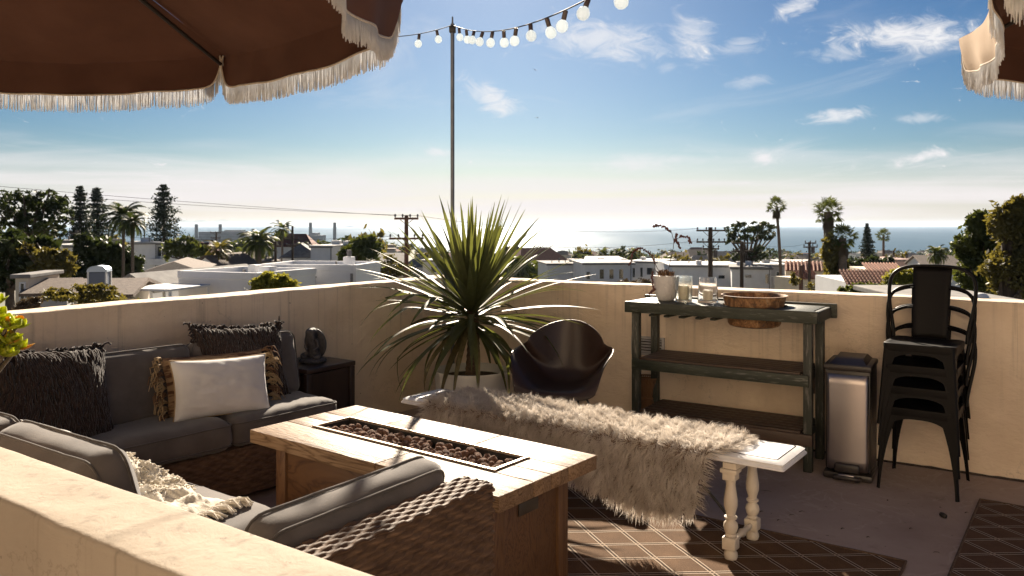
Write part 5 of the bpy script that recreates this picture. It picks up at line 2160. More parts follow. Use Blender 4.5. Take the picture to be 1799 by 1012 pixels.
def house(name, label, px0, px1, ytop, d, dep, roof, wm, rm, yaw=0.0, wins=(), rise=1.2, over=.35, cat='house', group=None, storey=None, extra=0.0):
    """front face at distance d between two columns; its wall top at ytop. wins: (u 0..1, height of its middle below the wall top, w, h)"""
    w = (px1-px0)/1403*d/max(.5, math.cos(yaw))
    c = spot((px0+px1)/2, d)
    zt = hgt(ytop, d)
    zb = ground_z(c.x, c.y+dep/2) - 1.0
    h = zt-zb
    root = empty(name, (c.x, c.y, zb), yaw, label, cat, group)
    MB().box((0, dep/2, h/2), (w, dep, h)).build('wall', wm, root)
    if roof == 'flat':
        mb = MB()
        mb.box((0, dep/2, h+.06), (w+2*over, dep+2*over, .16), bev=.03)
        mb.build('roof', rm, root)
    elif roof == 'parapet':
        mb = MB()
        t_ = .18
        for s in (-1, 1):
            mb.box((s*(w/2-t_/2+.03), dep/2, h+.10), (t_, dep+.06, .24), bev=.02)
        mb.box((0, -.03+t_/2, h+.10), (w-2*t_+.05, t_, .24), bev=.02)
        mb.box((0, dep+.03-t_/2, h+.10), (w-2*t_+.05, t_, .24), bev=.02)
        mb.box((0, dep/2, h+.01), (w-.3, dep-.3, .03))
        mb.build('roof', rm, root)
    elif roof in ('gable', 'hip', 'front_gable'):
        x, y0, y1 = w/2+over, -over, dep+over
        z0, z1 = h-.05, h+rise
        t_ = .12
        if roof == 'gable':
            a = [(-x, y0, z0), (x, y0, z0), (x, (y0+y1)/2, z1), (-x, (y0+y1)/2, z1), (x, y1, z0), (-x, y1, z0)]
            f_ = [(0, 1, 2, 3), (3, 2, 4, 5)]
            gb = [((s*(w/2), 0, h), (s*(w/2), dep, h), (s*(w/2), dep/2, z1-.1)) for s in (-1, 1)]
        elif roof == 'front_gable':
            a = [(-x, y0, z0), (0, y0, z1), (0, y1, z1), (-x, y1, z0), (x, y0, z0), (x, y1, z0)]
            f_ = [(0, 1, 2, 3), (1, 4, 5, 2)]
            gb = [((-w/2, y, h), (w/2, y, h), (0, y, z1-.1)) for y in (0, dep)]
        else:
            i_ = min(w, dep)*.42
            if w >= dep:
                a = [(-x, y0, z0), (x, y0, z0), (x, y1, z0), (-x, y1, z0), (-x+i_, (y0+y1)/2, z1), (x-i_, (y0+y1)/2, z1)]
                f_ = [(0, 1, 5, 4), (1, 2, 5), (2, 3, 4, 5), (3, 0, 4)]
            else:
                a = [(-x, y0, z0), (x, y0, z0), (x, y1, z0), (-x, y1, z0), (0, y0+i_, z1), (0, y1-i_, z1)]
                f_ = [(0, 1, 4), (1, 2, 5, 4), (2, 3, 5), (3, 0, 4, 5)]
            gb = []
        mb = MB()
        mb.add(a, f_)
        o = mb.build('roof', rm, root, fix=False)
        md = o.modifiers.new('thick', 'SOLIDIFY')
        md.thickness = t_
        md.offset = 0
        if gb:
            mb = MB()
            for g_ in gb:
                mb.add(g_, [(0, 1, 2)])
            mb.build('gable_wall', wm, root, fix=False)
    if roof in ('flat', 'parapet') and d > 20 and w > 2.2:
        rh = random.Random(int(px0*7+d))
        if roof == 'flat':
            MB().box((0, -over+.02, h-.10), (w+2*over-.1, .05, .16)).build('fascia', R_grey, root)
        o = MB().tube([(w*.46, -.06, 0), (w*.46, -.06, h-.1)], .05, 6).build('downpipe', R_grey, root)
        for k in range(rh.randint(2, 4)):
            xx, yy = rh.uniform(-.4, .4)*w, rh.uniform(.1, .7)*dep
            if rh.random() < .5:
                o = MB().tube([(xx, yy, h+.1), (xx, yy, h+rh.uniform(.4, .9)*(1 if d > 60 else .45))], rh.uniform(.06, .12)*(1 if d > 60 else .5), 8).build('roof_vent', R_grey, root)
            else:
                o = MB().box((xx, yy, h+.40*(1 if d > 60 else .55)), (rh.uniform(.6, 1.1)*(1 if d > 60 else .5), .7*(1 if d > 60 else .5), rh.uniform(.4, .7)*(1 if d > 60 else .5)), bev=.03).build('roof_unit', frame_m, root)
    for (u, dz, ww, wh) in wins:
        fr = empty_mesh_window(root, (-w/2+u*w, -.02, h-dz), ww, wh)
    return root


def empty_mesh_window(root, loc, ww, wh):
    mb = MB()
    b_ = max(.06, .07*ww)
    for s in (-1, 1):
        mb.box((s*(ww/2), 0, 0), (b_, .10, wh+b_))
        mb.box((0, 0, s*(wh/2)), (ww-b_, .10, b_))
    f_ = mb.build('window', frame_m, root)
    f_.location = loc
    MB().box((0, .005, 0), (ww-b_, .05, wh-b_)).build('pane', glass_m, f_)
    return f_


# close neighbours, left to centre
h1 = house('neighbour_house', 'long low white house with flat parapet roof just past the left wall', 300, 462, 489, 27, 3.2, 'parapet', W_white, W_white, R(-22), over=.2)
h2 = house('neighbour_house', 'white house block with sloping end wall next to the yellow green bush', 452, 628, 475, 30, 3.0, 'parapet', W_white, W_white, R(-8), over=.2)
mb = MB()
o = MB().box((0, 0, 0), (.36, .36, .34), bev=.02).build('chimney', W_white, h2)
hz = hgt(475, 30) - h2.location.z
o.location = (1.35, .8, hz+.32)
o = MB().tube([(0, 0, 0), (0, 0, .25)], .09, 10).build('flue_pipe', R_grey, h2)
o.location = (1.35, .8, hz+.50)
o = MB().box((0, 0, 0), (.5, .4, .22), bev=.02).build('chimney', W_white, h1)
o.location = (1.3, 1.0, hgt(489, 27) - h1.location.z + .28)
# a metal vent cupola on a roof
cup = empty('roof_cupola', spot(175, 23, hgt(505, 23)), R(12), 'grey metal louvred cupola with rounded cap among the left roofs', 'cupola')
zz = 0.0
MB().box((0, 0, .20), (.46, .46, .50), bev=.01).build('louvre_box', mat('blue_grey_metal', (.12, .14, .19), rough=.5, metal=.3), cup)
mb = MB()
for sx in (-1, 1):
    for sy in (-1, 1):
        mb.box((sx*.235, sy*.235, .20), (.045, .045, .52))
mb.build('corner_post', frame_m, cup)
mb = MB()
prof = [(-.27, .0), (-.25, .08), (-.17, .15), (0, .18), (.17, .15), (.25, .08), (.27, 0)]
vs_ = [(x, s*.27, .46+z) for s in (-1, 1) for x, z in prof]
fs_ = [(k, k+1, k+8, k+7) for k in range(6)] + [tuple(range(7)), tuple(range(13, 6, -1)), (0, 7, 13, 6)]
mb.add(vs_, fs_)
mb.build('cap', mat('pale_metal', (.45, .50, .56), rough=.4, metal=.4), cup)
cb = house('bungalow', 'low bungalow with grey shingle roof under the cupola', 135, 212, 517, 24, 4, 'gable', W_cream, R_shin, R(14), rise=.3)
house('bungalow', 'small white gabled bungalow with grey roof behind the left wall', 206, 272, 508, 30, 7, 'front_gable', W_white, R_grey, R(-14), rise=.55)
pc = empty('patio_cover', spot(258, 25, hgt(509, 25)), R(-12), 'flat white patio cover beside the small gabled bungalow', 'canopy')
MB().box((0, 1.0, 0), (1.75, 2.2, .07), bev=.02).build('cover_sheet', W_white, pc)
for x in (-.82, .82):
    for y in (0, 2.0):
        MB().box((x, y, -1.4), (.07, .07, 2.7)).build('post', W_white, pc)
house('bungalow', 'bungalow with dark red shingle roof between the white houses', 248, 318, 500, 36, 8, 'gable', W_white, R_red, R(-20), rise=.35)
house('bungalow', 'wide bungalow with brown shingle roof below the white cube house', 258, 345, 478, 62, 12, 'hip', W_white, R_shin, R(16), rise=.7)
house('bungalow', 'brown roofed bungalow with white front gable left of the palms', 318, 392, 466, 85, 12, 'hip', W_white, R_shin, R(-12), rise=1.1)
house('bungalow', 'small white gable front beside the brown hip roof', 338, 386, 469, 80, 6, 'front_gable', W_white, R_shin, R(-18), rise=1.1)
h = house('cube_house', 'white two storey cube house with window band left of centre', 238, 272, 427, 110, 8, 'flat', W_white, R_pale, R(24), over=.5)
h = house('cube_house', 'glazed upper room and balcony of the white cube house', 266, 298, 428, 111, 6, 'flat', W_white, R_pale, R(-10), over=.5,
          wins=((.22, 1.1, .55, 1.35), (.46, 1.1, .55, 1.35), (.70, 1.1, .55, 1.35), (.90, 1.1, .35, 1.35), (.3, 3.6, .9, 1.0)))
MB().box((0, -.6, 0), (2.7, 1.2, .9)).build('balcony', W_white, h).location = (0, 0, hgt(428, 111)-h.location.z-2.5)
house('villa', 'long grey flat roofed villa behind the left trees', 70, 130, 424, 95, 9, 'flat', W_grey, R_grey, R(-8), wins=((.45, 1.0, .5, .6), (.6, 1.0, .5, .6), (.75, 1.0, .5, .6)))
house('villa', 'white villa half hidden between the dark left trees', 96, 138, 432, 80, 7, 'flat', W_white, R_pale, R(10))
house('shed', 'narrow cream wall with blue doors below the dark tree', 28, 48, 488, 32, 3, 'flat', W_cream, R_grey, R(8), over=.15, wins=((.62, 1.0, .18, 1.6),))
house('bungalow', 'bungalow with brown shingle roof at the far left, low behind the wall', 60, 112, 514, 32, 4, 'gable', W_grey, R_shin, R(22), rise=.4)
house('villa', 'dark roofed villa beside the tall thin palm', 498, 556, 452, 98, 9, 'hip', W_white, R_grey, R(12), rise=1.6, wins=((.5, 1.2, .9, 1.0),))
house('villa', 'plain white villa wall right of the dark roofed villa', 545, 584, 433, 96, 8, 'flat', W_white, R_pale, R(-10), over=.2, wins=((.3, 2.0, .5, .7), (.62, 2.9, .5, .6)))
house('villa', 'dark brown timber villa left of the round bushy tree', 582, 630, 434, 99, 8, 'flat', W_brown, R_grey, R(-6), over=.5, wins=((.4, 1.4, .7, 1.2),))
house('villa', 'white villa with black window behind the brown utility pole', 742, 800, 458, 130, 9, 'flat', W_white, R_pale, R(-14), wins=((.35, 1.4, 1.0, 1.0), (.7, 1.4, 1.0, 1.0)))
house('villa', 'cream villa with grey roof left of the brown utility pole', 660, 708, 462, 120, 9, 'gable', W_cream, R_grey, R(10), rise=1.3, wins=((.5, 1.4, .9, 1.0),))
# centre right
house('row_house', 'plain white row house with one small window right of the yucca', 962, 1040, 464, 128, 10, 'flat', W_white, R_grey, R(7), over=.3, wins=((.78, 1.8, .6, 1.3),))
h = house('row_house', 'white row house with three tall windows under the palms', 1026, 1112, 463, 118, 10, 'flat', W_white, R_pale, R(5), over=.4,
          wins=((.08, 1.75, .55, 1.1), (.36, 1.55, .65, 1.45), (.56, 1.55, .65, 1.45), (.76, 1.55, .65, 1.45)))
o = MB().add([(-3.9, -.4, 0), (3.9, -.4, 0), (2.6, 5, .75), (-2.6, 5, .75)], [(0, 1, 2, 3)]).build('roof_slope', R_pale, h)
o.location = (0, 0, hgt(463, 118)-h.location.z+.16)
house('row_house', 'white end house with two slit windows left of the dimpled pot', 1108, 1150, 460, 122, 9, 'flat', W_white, R_pale, R(-28), over=.5,
      wins=((.16, 1.7, .42, 1.5), (.46, 1.6, .42, 1.5), (.78, 1.4, 1.0, 1.1)))
house('row_house', 'grey end house behind the small red bud stalk', 1140, 1182, 464, 125, 8, 'flat', W_grey, R_grey, R(-12), over=.3)
house('row_house', 'long white house with flat overhanging roof behind the candle glasses', 1182, 1300, 467, 108, 10, 'flat', W_white, R_pale, R(-4), over=.5,
      wins=((.72, 1.5, .9, .5), (.2, 1.5, .9, .5)))
house('row_house', 'white corner house with black slot windows left of the thin fan palm', 1288, 1352, 471, 98, 8, 'flat', W_white, R_grey, R(-14), over=.3,
      wins=((.42, 1.0, .8, .42), (.90, 1.3, .42, 1.2)))
h = house('row_house', 'grey house with balcony railing behind the thin fan palm', 1340, 1392, 466, 104, 8, 'flat', W_grey, R_pale, R(6), over=.4, wins=((.5, 1.4, .4, 1.1), (.9, 1.3, .4, 1.1)))
for k in range(9):
    o = MB().box((0, 0, 0), (.05, .05, 1.0)).build('baluster', frame_m, h)
    o.location = (-1.8+.45*k, -.9, hgt(500, 104)-h.location.z+.6)
o = MB().box((0, 0, 0), (3.8, .08, .07)).build('handrail', frame_m, h)
o.location = (0, -.9, hgt(500, 104)-h.location.z+1.13)


def tile_roof(root, w, run, z0, z1, y0, n, m=None):
    """rows of clay barrel tiles running up the slope"""
    m = m or R_tile
    L_ = math.hypot(run, z1-z0)
    me = MB()
    r_ = w/n*.30
    k = 7
    vs_, fs_ = [], []
    segs = 6
    for i in range(segs):
        for e in (0, 1):
            tt = (i+e)/segs
            rr2 = r_*(1.10-.18*e)
            for j in range(k):
                a = math.pi*j/(k-1)
                vs_.append((rr2*math.cos(a), run*tt, (z1-z0)*tt+rr2*math.sin(a)))
    for i in range(segs):
        b_ = i*2*k
        for j in range(k-1):
            fs_.append((b_+j, b_+j+1, b_+k+j+1, b_+k+j))
    me.add(vs_, fs_)
    mesh = me.mesh('tile_row', m, 60)
    for i in range(n):
        o = link_mesh('tile_row', mesh, root)
        o.location = (-w/2+w*(i+.5)/n, y0, z0)
    MB().add([(-w/2, y0, z0-.02), (w/2, y0, z0-.02), (w/2, y0+run, z1-.02), (-w/2, y0+run, z1-.02)], [(0, 1, 2, 3)]).build('roof_bed', m, root)


h = house('tile_house', 'white house with slanting clay tile roof left of the stacked chairs', 1494, 1570, 497, 38, 6, 'none', W_white, R_tile, R(-6), wins=((.10, .55, .22, .5),))
tile_roof(h, 2.55, 1.3, hgt(499, 38)-h.location.z, hgt(499, 38)-h.location.z+.62, -.35, 15)
h = house('tile_house', 'beige house with clay tile gable right of the thin fan palm', 1384, 1456, 474, 88, 8, 'none', W_cream, R_tile, R(-18), wins=((.7, 1.3, .5, .9),))
tile_roof(h, 4.9, 2.4, hgt(476, 88)-h.location.z, hgt(476, 88)-h.location.z+.95, -.4, 12)
h = house('tile_house', 'small tile roofed wing in front of the beige house', 1404, 1442, 489, 80, 4, 'none', W_cream, R_tile, R(20))
tile_roof(h, 2.6, 1.5, hgt(490, 80)-h.location.z, hgt(490, 80)-h.location.z+.75, -.3, 8)
h = house('tile_house', 'house with low clay tile roof behind the slanting tile roof', 1528, 1582, 475, 62, 6, 'none', W_cream, R_tile, R(-8))
tile_roof(h, 2.7, 1.8, hgt(476, 62)-h.location.z, hgt(476, 62)-h.location.z+.55, -.3, 12)
house('villa', 'plain pink villa behind the clay tile roofs', 1573, 1628, 457, 120, 9, 'flat', W_pink, W_pink, R(12), over=.1)
house('villa', 'wide white villa with flat roof above the beige tile house', 1384, 1462, 461, 150, 9, 'flat', W_white, R_pale, R(3), wins=((.3, 1.4, 1.0, 1.0), (.7, 1.4, 1.0, 1.0)))
house('villa', 'cream villa between the twin palms and the clay tile roofs', 1470, 1512, 467, 110, 8, 'gable', W_cream, R_grey, R(14), rise=1.0, wins=((.5, 1.4, .8, .9),))
house('villa', 'pale villa right of the pink villa, behind the stacked chairs', 1628, 1690, 468, 100, 8, 'gable', W_white, R_shin, R(-12), rise=1.2)
dome = empty('roof_ventilator', spot(1724, 20, hgt(527, 20)), 0, 'white domed roof ventilator peeking over the right parapet', 'ventilator')
MB().lathe([(.10, -.5), (.10, -.02), (.16, 0), (.175, .05), (.16, .11), (.11, .155), (.05, .175), (.001, .18)], 24).build('dome', W_white, dome, smooth=50)
house('bungalow', 'shaded low house under the big right trees', 1640, 1800, 540, 19, 5, 'flat', W_grey, R_grey, R(-6), over=.2)

# ------------------------------------------------------------------ power station on the shore
plant_m = mat('power_station_wall', (.17, .18, .19), (.25, .25, .26), scale=.05, rough=.9)
stack_m = mat('stack_concrete', (.11, .115, .125), (.16, .165, .175), scale=.05, rough=.9)
D_ = 1800
ps = empty('power_station', spot(460, D_, SEA+1), 0, 'hazy power station with slim chimney stacks on the shore', 'power station')
base = ps.location.copy()
for px0, px1, yt, dd in ((353, 384, 407, 30), (392, 432, 406, 0), (398, 428, 404, 50), (519, 530, 412, 20), (540, 570, 413, 0), (546, 560, 409, 25), (330, 352, 418, 10), (432, 446, 420, 10), (498, 512, 409, 30)):
    a, b_ = spot(px0, D_+dd), spot(px1, D_+dd)
    zt = hgt(yt, D_+dd)
    mb = MB()
    h_ = zt-(SEA-3)
    mb.box(((a.x+b_.x)/2-base.x, dd, h_/2-4), (b_.x-a.x, 28, h_))
    bk = mb.build('boiler_house', plant_m, ps)
    mb = MB()
    for k in range(5):
        mb.box(((a.x+b_.x)/2-base.x, dd-14.6, h_*(k+1)/6-4), ((b_.x-a.x)*1.02, 1.0, .9))
    mb.build('gantry', stack_m, bk)
for px, yt in ((345, 394), (387, 394), (545.5, 391), (588, 391), (505, 391)):
    a = spot(px, D_+15)
    zt = hgt(yt, D_+15)-base.z
    MB().lathe([(4.3, -3), (3.9, zt*.5), (3.5, zt-1), (3.7, zt)], 20, (a.x-base.x, 15, 0)).build('chimney_stack', stack_m, ps, smooth=50)

# ------------------------------------------------------------------ trees
bark_m = mat('bark', (.040, .028, .020), (.095, .070, .050), scale=4, rough=.95, bump=.6, bscale=12, bdist=.05)
palm_bark = mat('palm_bark', (.075, .055, .042), (.15, .115, .090), scale=5, rough=.95, stretch=(1, 1, 5))


def foliage(name, c, c2, tr, tc):
    return mat(name, c, c2, scale=.9, rough=.6, spec=.35, transl=tr, tcol=tc, detail=3)


F_dark = foliage('dark_foliage', (.020, .030, .012), (.045, .055, .020), .25, (.06, .08, .015))
F_mid = foliage('mid_foliage', (.035, .050, .014), (.075, .090, .026), .30, (.14, .16, .02))
F_olive = foliage('olive_foliage', (.050, .048, .018), (.100, .090, .030), .35, (.22, .18, .03))
F_yel = foliage('yellow_foliage', (.10, .115, .020), (.20, .20, .040), .40, (.36, .33, .04))
F_con = foliage('conifer_foliage', (.014, .022, .014), (.032, .042, .022), .15, (.03, .045, .015))
F_palm = foliage('palm_foliage', (.030, .045, .014), (.065, .080, .024), .30, (.12, .14, .02))
F_dead = foliage('palm_skirt', (.070, .050, .030), (.14, .10, .060), .2, (.16, .11, .05))


def leaf_faces(rng, pts, size, var=.4, droop=0.0):
    """one quad per point, turned at random"""
    n = len(pts)
    a = rng.normal(size=(n, 3))
    a[:, 2] -= droop
    a /= np.linalg.norm(a, axis=1)[:, None]
    b_ = rng.normal(size=(n, 3))
    b_ -= (b_*a).sum(1)[:, None]*a
    b_ /= np.linalg.norm(b_, axis=1)[:, None]
    s = size*(1+var*(rng.random(n)*2-1))[:, None]
    v = np.stack([pts-a*s, pts-b_*s*.45, pts+a*s, pts+b_*s*.45], 1).reshape(-1, 3)
    f_ = np.arange(4*n).reshape(-1, 4)
    return v, f_


def np_mesh(name, v, f_, m):
    me = bpy.data.meshes.new(name)
    n, k = len(v), len(f_)
    me.vertices.add(n)
    me.vertices.foreach_set('co', np.asarray(v, dtype=np.float32).ravel())
    me.loops.add(k*4)
    me.loops.foreach_set('vertex_index', np.asarray(f_, dtype=np.int32).ravel())
    me.polygons.add(k)
    me.polygons.foreach_set('loop_start', np.arange(0, 4*k, 4, dtype=np.int32))
    me.update(calc_edges=True)
    me.materials.append(m)
    return me


def clumps(rng, blobs, n, subs=16, tight=.34):
    out = []
    wsum = sum(b_[2] for b_ in blobs)
    for c, r_, w_ in blobs:
        c, r_ = np.array(c), np.array(r_)
        k = max(3, int(subs*w_**.5))
        d = rng.normal(size=(k, 3))
        d /= np.linalg.norm(d, axis=1)[:, None]
        cen = c + d*r_*(.45+.55*rng.random((k, 1))**.5)
        m_ = int(n*w_/wsum/k)
        for q in cen:
            g = rng.normal(size=(m_, 3))*.5
            out.append(q + g*r_*tight*rng.uniform(.7, 1.3))
    return np.concatenate(out)


def broad_tree(label, px, d, ybase_trunk, blobs_px, leaf, n, fm, seed, group=None, subs=16, tight=.34, name='leafy_tree', cat='tree', depth=.8, trunk=True):
    """blobs_px: (px, py, half width px, half height px, weight), all standing at distance d"""
    rng = np.random.default_rng(seed)
    base = spot(px, d)
    gz = ground_z(base.x, base.y) if d > 14 else -6.6
    root = empty(name, (base.x, base.y, gz), 0, label, cat, group)
    blobs = []
    for bx_, by_, hw, hh, w_ in blobs_px:
        c = spot(bx_, d)
        r_ = (hw/1403*d, hw/1403*d*depth, hh/1403*d)
        blobs.append(((c.x-base.x, rng.uniform(-.3, .3)*r_[0], hgt(by_, d)-gz), r_, w_))
    pts = clumps(rng, blobs, n, subs, tight)
    v, f_ = leaf_faces(rng, pts, leaf)
    link_mesh('crown', np_mesh('crown', v, f_, fm), root)
    if trunk:
        mb = MB()
        lowest = min(b_[0][2]-b_[1][2]*.4 for b_ in blobs)
        H = max(1.0, lowest)
        r0 = .035*max(b_[0][2] for b_ in blobs)+.05
        k0 = Vector((.3*rng.normal(), 0, H*.55))*.3
        trunk_top = Vector((blobs[0][0][0]*.25, 0, H*.9))
        mb.tube([(0, 0, -.3), Vector((k0.x*.5, 0, H*.45)), trunk_top], [r0, r0*.8, r0*.62], 8)
        for c, r_, w_ in blobs:
            for q in range(3):
                e = Vector(c) + Vector(rng.normal(size=3))*Vector(r_).length*.28
                m_ = trunk_top.lerp(e, .5) + Vector((rng.normal()*.1*r_[0], 0, -.1*r_[2]))
                mb.tube([trunk_top, m_, e], [r0*.45, r0*.28, r0*.10], 6)
        mb.build('trunk', bark_m, root, smooth=60)
    return root


def conifer(label, px, d, ytop, ybot, halfw_px, seed, group='conifers beyond the left roofs', puffs=False):
    rng = np.random.default_rng(seed)
    base = spot(px, d)
    gz = ground_z(base.x, base.y)
    root = empty('conifer_tree', (base.x, base.y, gz), 0, label, 'tree', group)
    zt, zb = hgt(ytop, d)-gz, hgt(ybot, d)-gz
    H = zt-zb
    Wd = halfw_px/1403*d
    pts = []
    mb = MB()
    lean = rng.normal()*.02*H
    mb.tube([(0, 0, 0), (lean*.5, 0, zb+H*.5), (lean, 0, zt-.1)], [.018*zt+.05, .011*zt+.03, .02], 7)
    z = zb
    while z < zt-.01*H:
        a_ = (z-zb)/H
        rad_ = Wd*(1-a_)**.85*(.75+.45*rng.random())+.012*H
        nb = 6 if puffs else 7
        a0_ = rng.random()*6.283
        for j in range(nb):
            az_ = a0_+j*6.283/nb+rng.normal()*.25
            L_ = rad_*(.6+.5*rng.random())
            dirv = np.array([math.cos(az_), math.sin(az_)*.9, .14+.22*rng.random()-.25*(1-a_)])
            s0 = np.array([lean*a_, 0, z])
            e = s0+dirv*L_
            mb.tube([s0, s0+dirv*L_*.55, e], [.010*H*.5*(1-a_)+.015, .02, .008], 4)
            m_ = int(34+70*(1-a_)) if puffs else int(26+50*(1-a_))
            t_ = rng.random((m_, 1))**.55
            sc = L_*.13+.012*H if puffs else L_*.09+.008*H
            pts.append(s0+dirv*L_*t_+rng.normal(size=(m_, 3))*np.array([sc, sc, sc*.5]))
        z += H*(.058 if puffs else .050)*rng.uniform(.75, 1.25)*(1.15-.45*a_)
    pts = np.concatenate(pts)
    v, f_ = leaf_faces(rng, pts, .0125*H+.04, .5)
    link_mesh('crown', np_mesh('crown', v, f_, F_con), root)
    mb.build('trunk', bark_m, root, smooth=60)
    return root


def feather_palm(label, px, d, ycrown, frond_px, seed, group, nfr=34, thick_px=4, fm=None, upright=.0, lean=0.0):
    rng = random.Random(seed)
    base = spot(px, d)
    gz = ground_z(base.x, base.y)
    root = empty('feather_palm', (base.x, base.y, gz), 0, label, 'palm tree', group)
    zc = hgt(ycrown, d)-gz
    L0 = frond_px/1403*d
    tr = max(.09, thick_px/1403*d/2)
    mb = MB()
    pts, rr = [], []
    for k in range(16):
        a = k/15
        pts.append((lean*math.sin(a*1.6)*L0*.3 - lean*math.sin(1.6)*L0*.3, 0, zc*a))
        rr.append(tr*(1.15-.25*a)*(1+.06*(k % 2)))
    rr[-1] = tr*1.5
    rr[-2] = tr*1.4
    mb.tube(pts, rr, 9)
    mb.build('trunk', palm_bark, root, smooth=40)
    mb = MB()
    for k in range(nfr):
        az_ = k*2.39996+rng.uniform(-.2, .2)
        a = k/(nfr-1)
        el_ = R(80-105*a+upright*20)+rng.gauss(0, R(6))
        L_ = L0*rng.uniform(.85, 1.08)
        pos = Vector((0, 0, zc))
        N_ = 14
        e = el_
        prev = None
        rad_ = Vector((math.cos(az_), math.sin(az_), 0))
        sidev = Vector((-math.sin(az_), math.cos(az_), 0))
        for i in range(N_):
            d_ = rad_*math.cos(e)+Vector((0, 0, math.sin(e)))
            nxt = pos+d_*(L_/N_)
            if i > 1:
                up = rad_*(-math.sin(e))+Vector((0, 0, math.cos(e)))
                ll = L_*.26*math.sin(math.pi*(.12+.84*i/N_))**.7
                for s in (-1, 1):
                    for q in (0, .5):
                        p0 = pos.lerp(nxt, q)
                        tip = p0 + (sidev*s*.80+d_*.62-up*.0-Vector((0, 0, .38))).normalized()*ll*rng.uniform(.8, 1.1)
                        wv = d_*(L_*.022)
                        mb.add([p0-wv, p0+wv, tip], [(0, 1, 2)])
            pos = nxt
            e -= R(7.5)*(.5+i/N_)*rng.uniform(.8, 1.2)*(1-upright*.5)
    mb.build('crown', fm or F_palm, root, fix=False)
    return root


def fan_palm(label, px, d, ycrown, r_px, ytrunk_w, seed, group, skirt=True, nlf=34, lean=0.0):
    rng = random.Random(seed)
    base = spot(px, d)
    gz = ground_z(base.x, base.y)
    root = empty('fan_palm', (base.x, base.y, gz), 0, label, 'palm tree', group)
    zc = hgt(ycrown, d)-gz
    r_ = r_px/1403*d
    tw = ytrunk_w/1403*d/2
    mb = MB()
    pts, rr = [], []
    for k in range(20):
        a = k/19
        pts.append((lean*(a*a-1), 0, zc*a))
        rr.append(tw*(1.35-.45*a)*(1+.05*(k % 2)))
    mb.tube(pts, rr, 9)
    mb.build('trunk', palm_bark, root, smooth=40)

    def fan(mb, p0, dirv, pet, fr, hang):
        tip = p0+dirv*pet
        mb.add([p0+Vector((.012*r_, 0, 0)), p0-Vector((.012*r_, 0, 0)), tip], [(0, 1, 2)])
        side = dirv.cross(Vector((0, 0, 1)))
        side = side.normalized() if side.length > 1e-4 else Vector((1, 0, 0))
        up = side.cross(dirv).normalized()
        for j in range(11):
            an = R(-105+21*j)
            q = dirv*math.cos(an)+side*math.sin(an)
            q = (q + up*rng.uniform(-.1, .25) + Vector((0, 0, -hang*abs(math.sin(an))-hang*.3))).normalized()
            ln = fr*rng.uniform(.75, 1.05)
            w_ = side*math.cos(an)*fr*.085 - dirv*math.sin(an)*fr*.085
            m_ = tip+q*ln*.55
            mb.add([tip, m_-w_, tip+q*ln+Vector((0, 0, -hang*ln*.2)), m_+w_], [(0, 1, 2, 3)])
    mb = MB()
    for k in range(nlf):
        a = k/(nlf-1)
        az_ = k*2.39996
        el_ = R(82-118*a)+rng.gauss(0, R(8))
        d_ = Vector((math.cos(az_)*math.cos(el_), math.sin(az_)*math.cos(el_), math.sin(el_)))
        fan(mb, Vector((0, 0, zc)), d_, r_*.64*rng.uniform(.75, 1.1), r_*.42, .25+.5*a)
    mb.build('crown', F_palm, root, fix=False)
    if skirt:
        mb = MB()
        for k in range(26):
            az_ = k*2.39996
            d_ = Vector((math.cos(az_)*.5, math.sin(az_)*.5, -.85)).normalized()
            fan(mb, Vector((0, 0, zc-r_*.1*rng.random()-r_*.5*(k/26))), d_, r_*.30, r_*.42, .6)
        mb.build('dead_fronds', F_dead, root, fix=False)
    return root


# left
broad_tree('spreading airy tree with dark crown at the far left', 62, 62, 0,
           [(30, 360, 40, 26, 3), (75, 352, 40, 18, 3), (108, 378, 24, 22, 1.5), (20, 395, 34, 24, 2), (62, 392, 30, 20, 1.6), (95, 410, 22, 14, .8)], .19, 4200, F_dark, 1, subs=44, tight=.155)
broad_tree('dense dark tree mass low at the left edge', 20, 40, 0, [(10, 430, 46, 36, 3), (40, 462, 40, 30, 3), (0, 478, 30, 30, 2), (72, 440, 26, 20, 1)], .22, 6000, F_dark, 2)
broad_tree('backlit yellow green bush in front of the left tree mass', 95, 38, 0, [(92, 452, 26, 16, 2), (112, 462, 20, 20, 1.5), (50, 440, 16, 12, .6), (76, 472, 22, 12, 1)], .17, 2200, F_olive, 3, tight=.3)
broad_tree('dark thicket around the twin queen palms', 165, 52, 0, [(150, 440, 22, 30, 2), (185, 452, 34, 30, 3), (215, 462, 26, 28, 2), (160, 480, 34, 18, 2), (236, 470, 14, 24, 1)], .22, 6500, F_dark, 4)
broad_tree('low rust coloured bush along the left wall', 130, 17, 0, [(95, 517, 26, 9, 1), (130, 515, 36, 12, 2), (175, 511, 32, 11, 2), (150, 525, 60, 10, 2)], .045, 4200, F_olive, 5, name='bush', cat='bush', trunk=False, tight=.3)
broad_tree('dry pinkish bush beside the left succulent', 55, 14.5, 0, [(55, 532, 16, 9, 1), (48, 540, 20, 9, 1)], .03, 1600, F_dead, 6, name='bush', cat='bush', trunk=False)
conifer('narrow dark conifer, left one of the close pair', 141, 105, 325, 446, 32, 7, puffs=True)
conifer('narrow dark conifer, right one of the close pair', 174, 112, 326, 448, 34, 8, puffs=True)
conifer('tall lone conifer with tapering tiers left of the power station', 289, 118, 322, 450, 46, 9, puffs=True)
broad_tree('dark round shrub at the foot of the lone conifer', 325, 98, 0, [(322, 432, 22, 16, 2), (345, 440, 18, 12, 1), (298, 440, 18, 16, 1)], .30, 2400, F_mid, 10)
feather_palm('leaning queen palm with ragged crown in the left thicket', 217, 50, 382, 46, 11, 'palms left of the pole', nfr=44, thick_px=5, fm=F_dark, lean=.3)
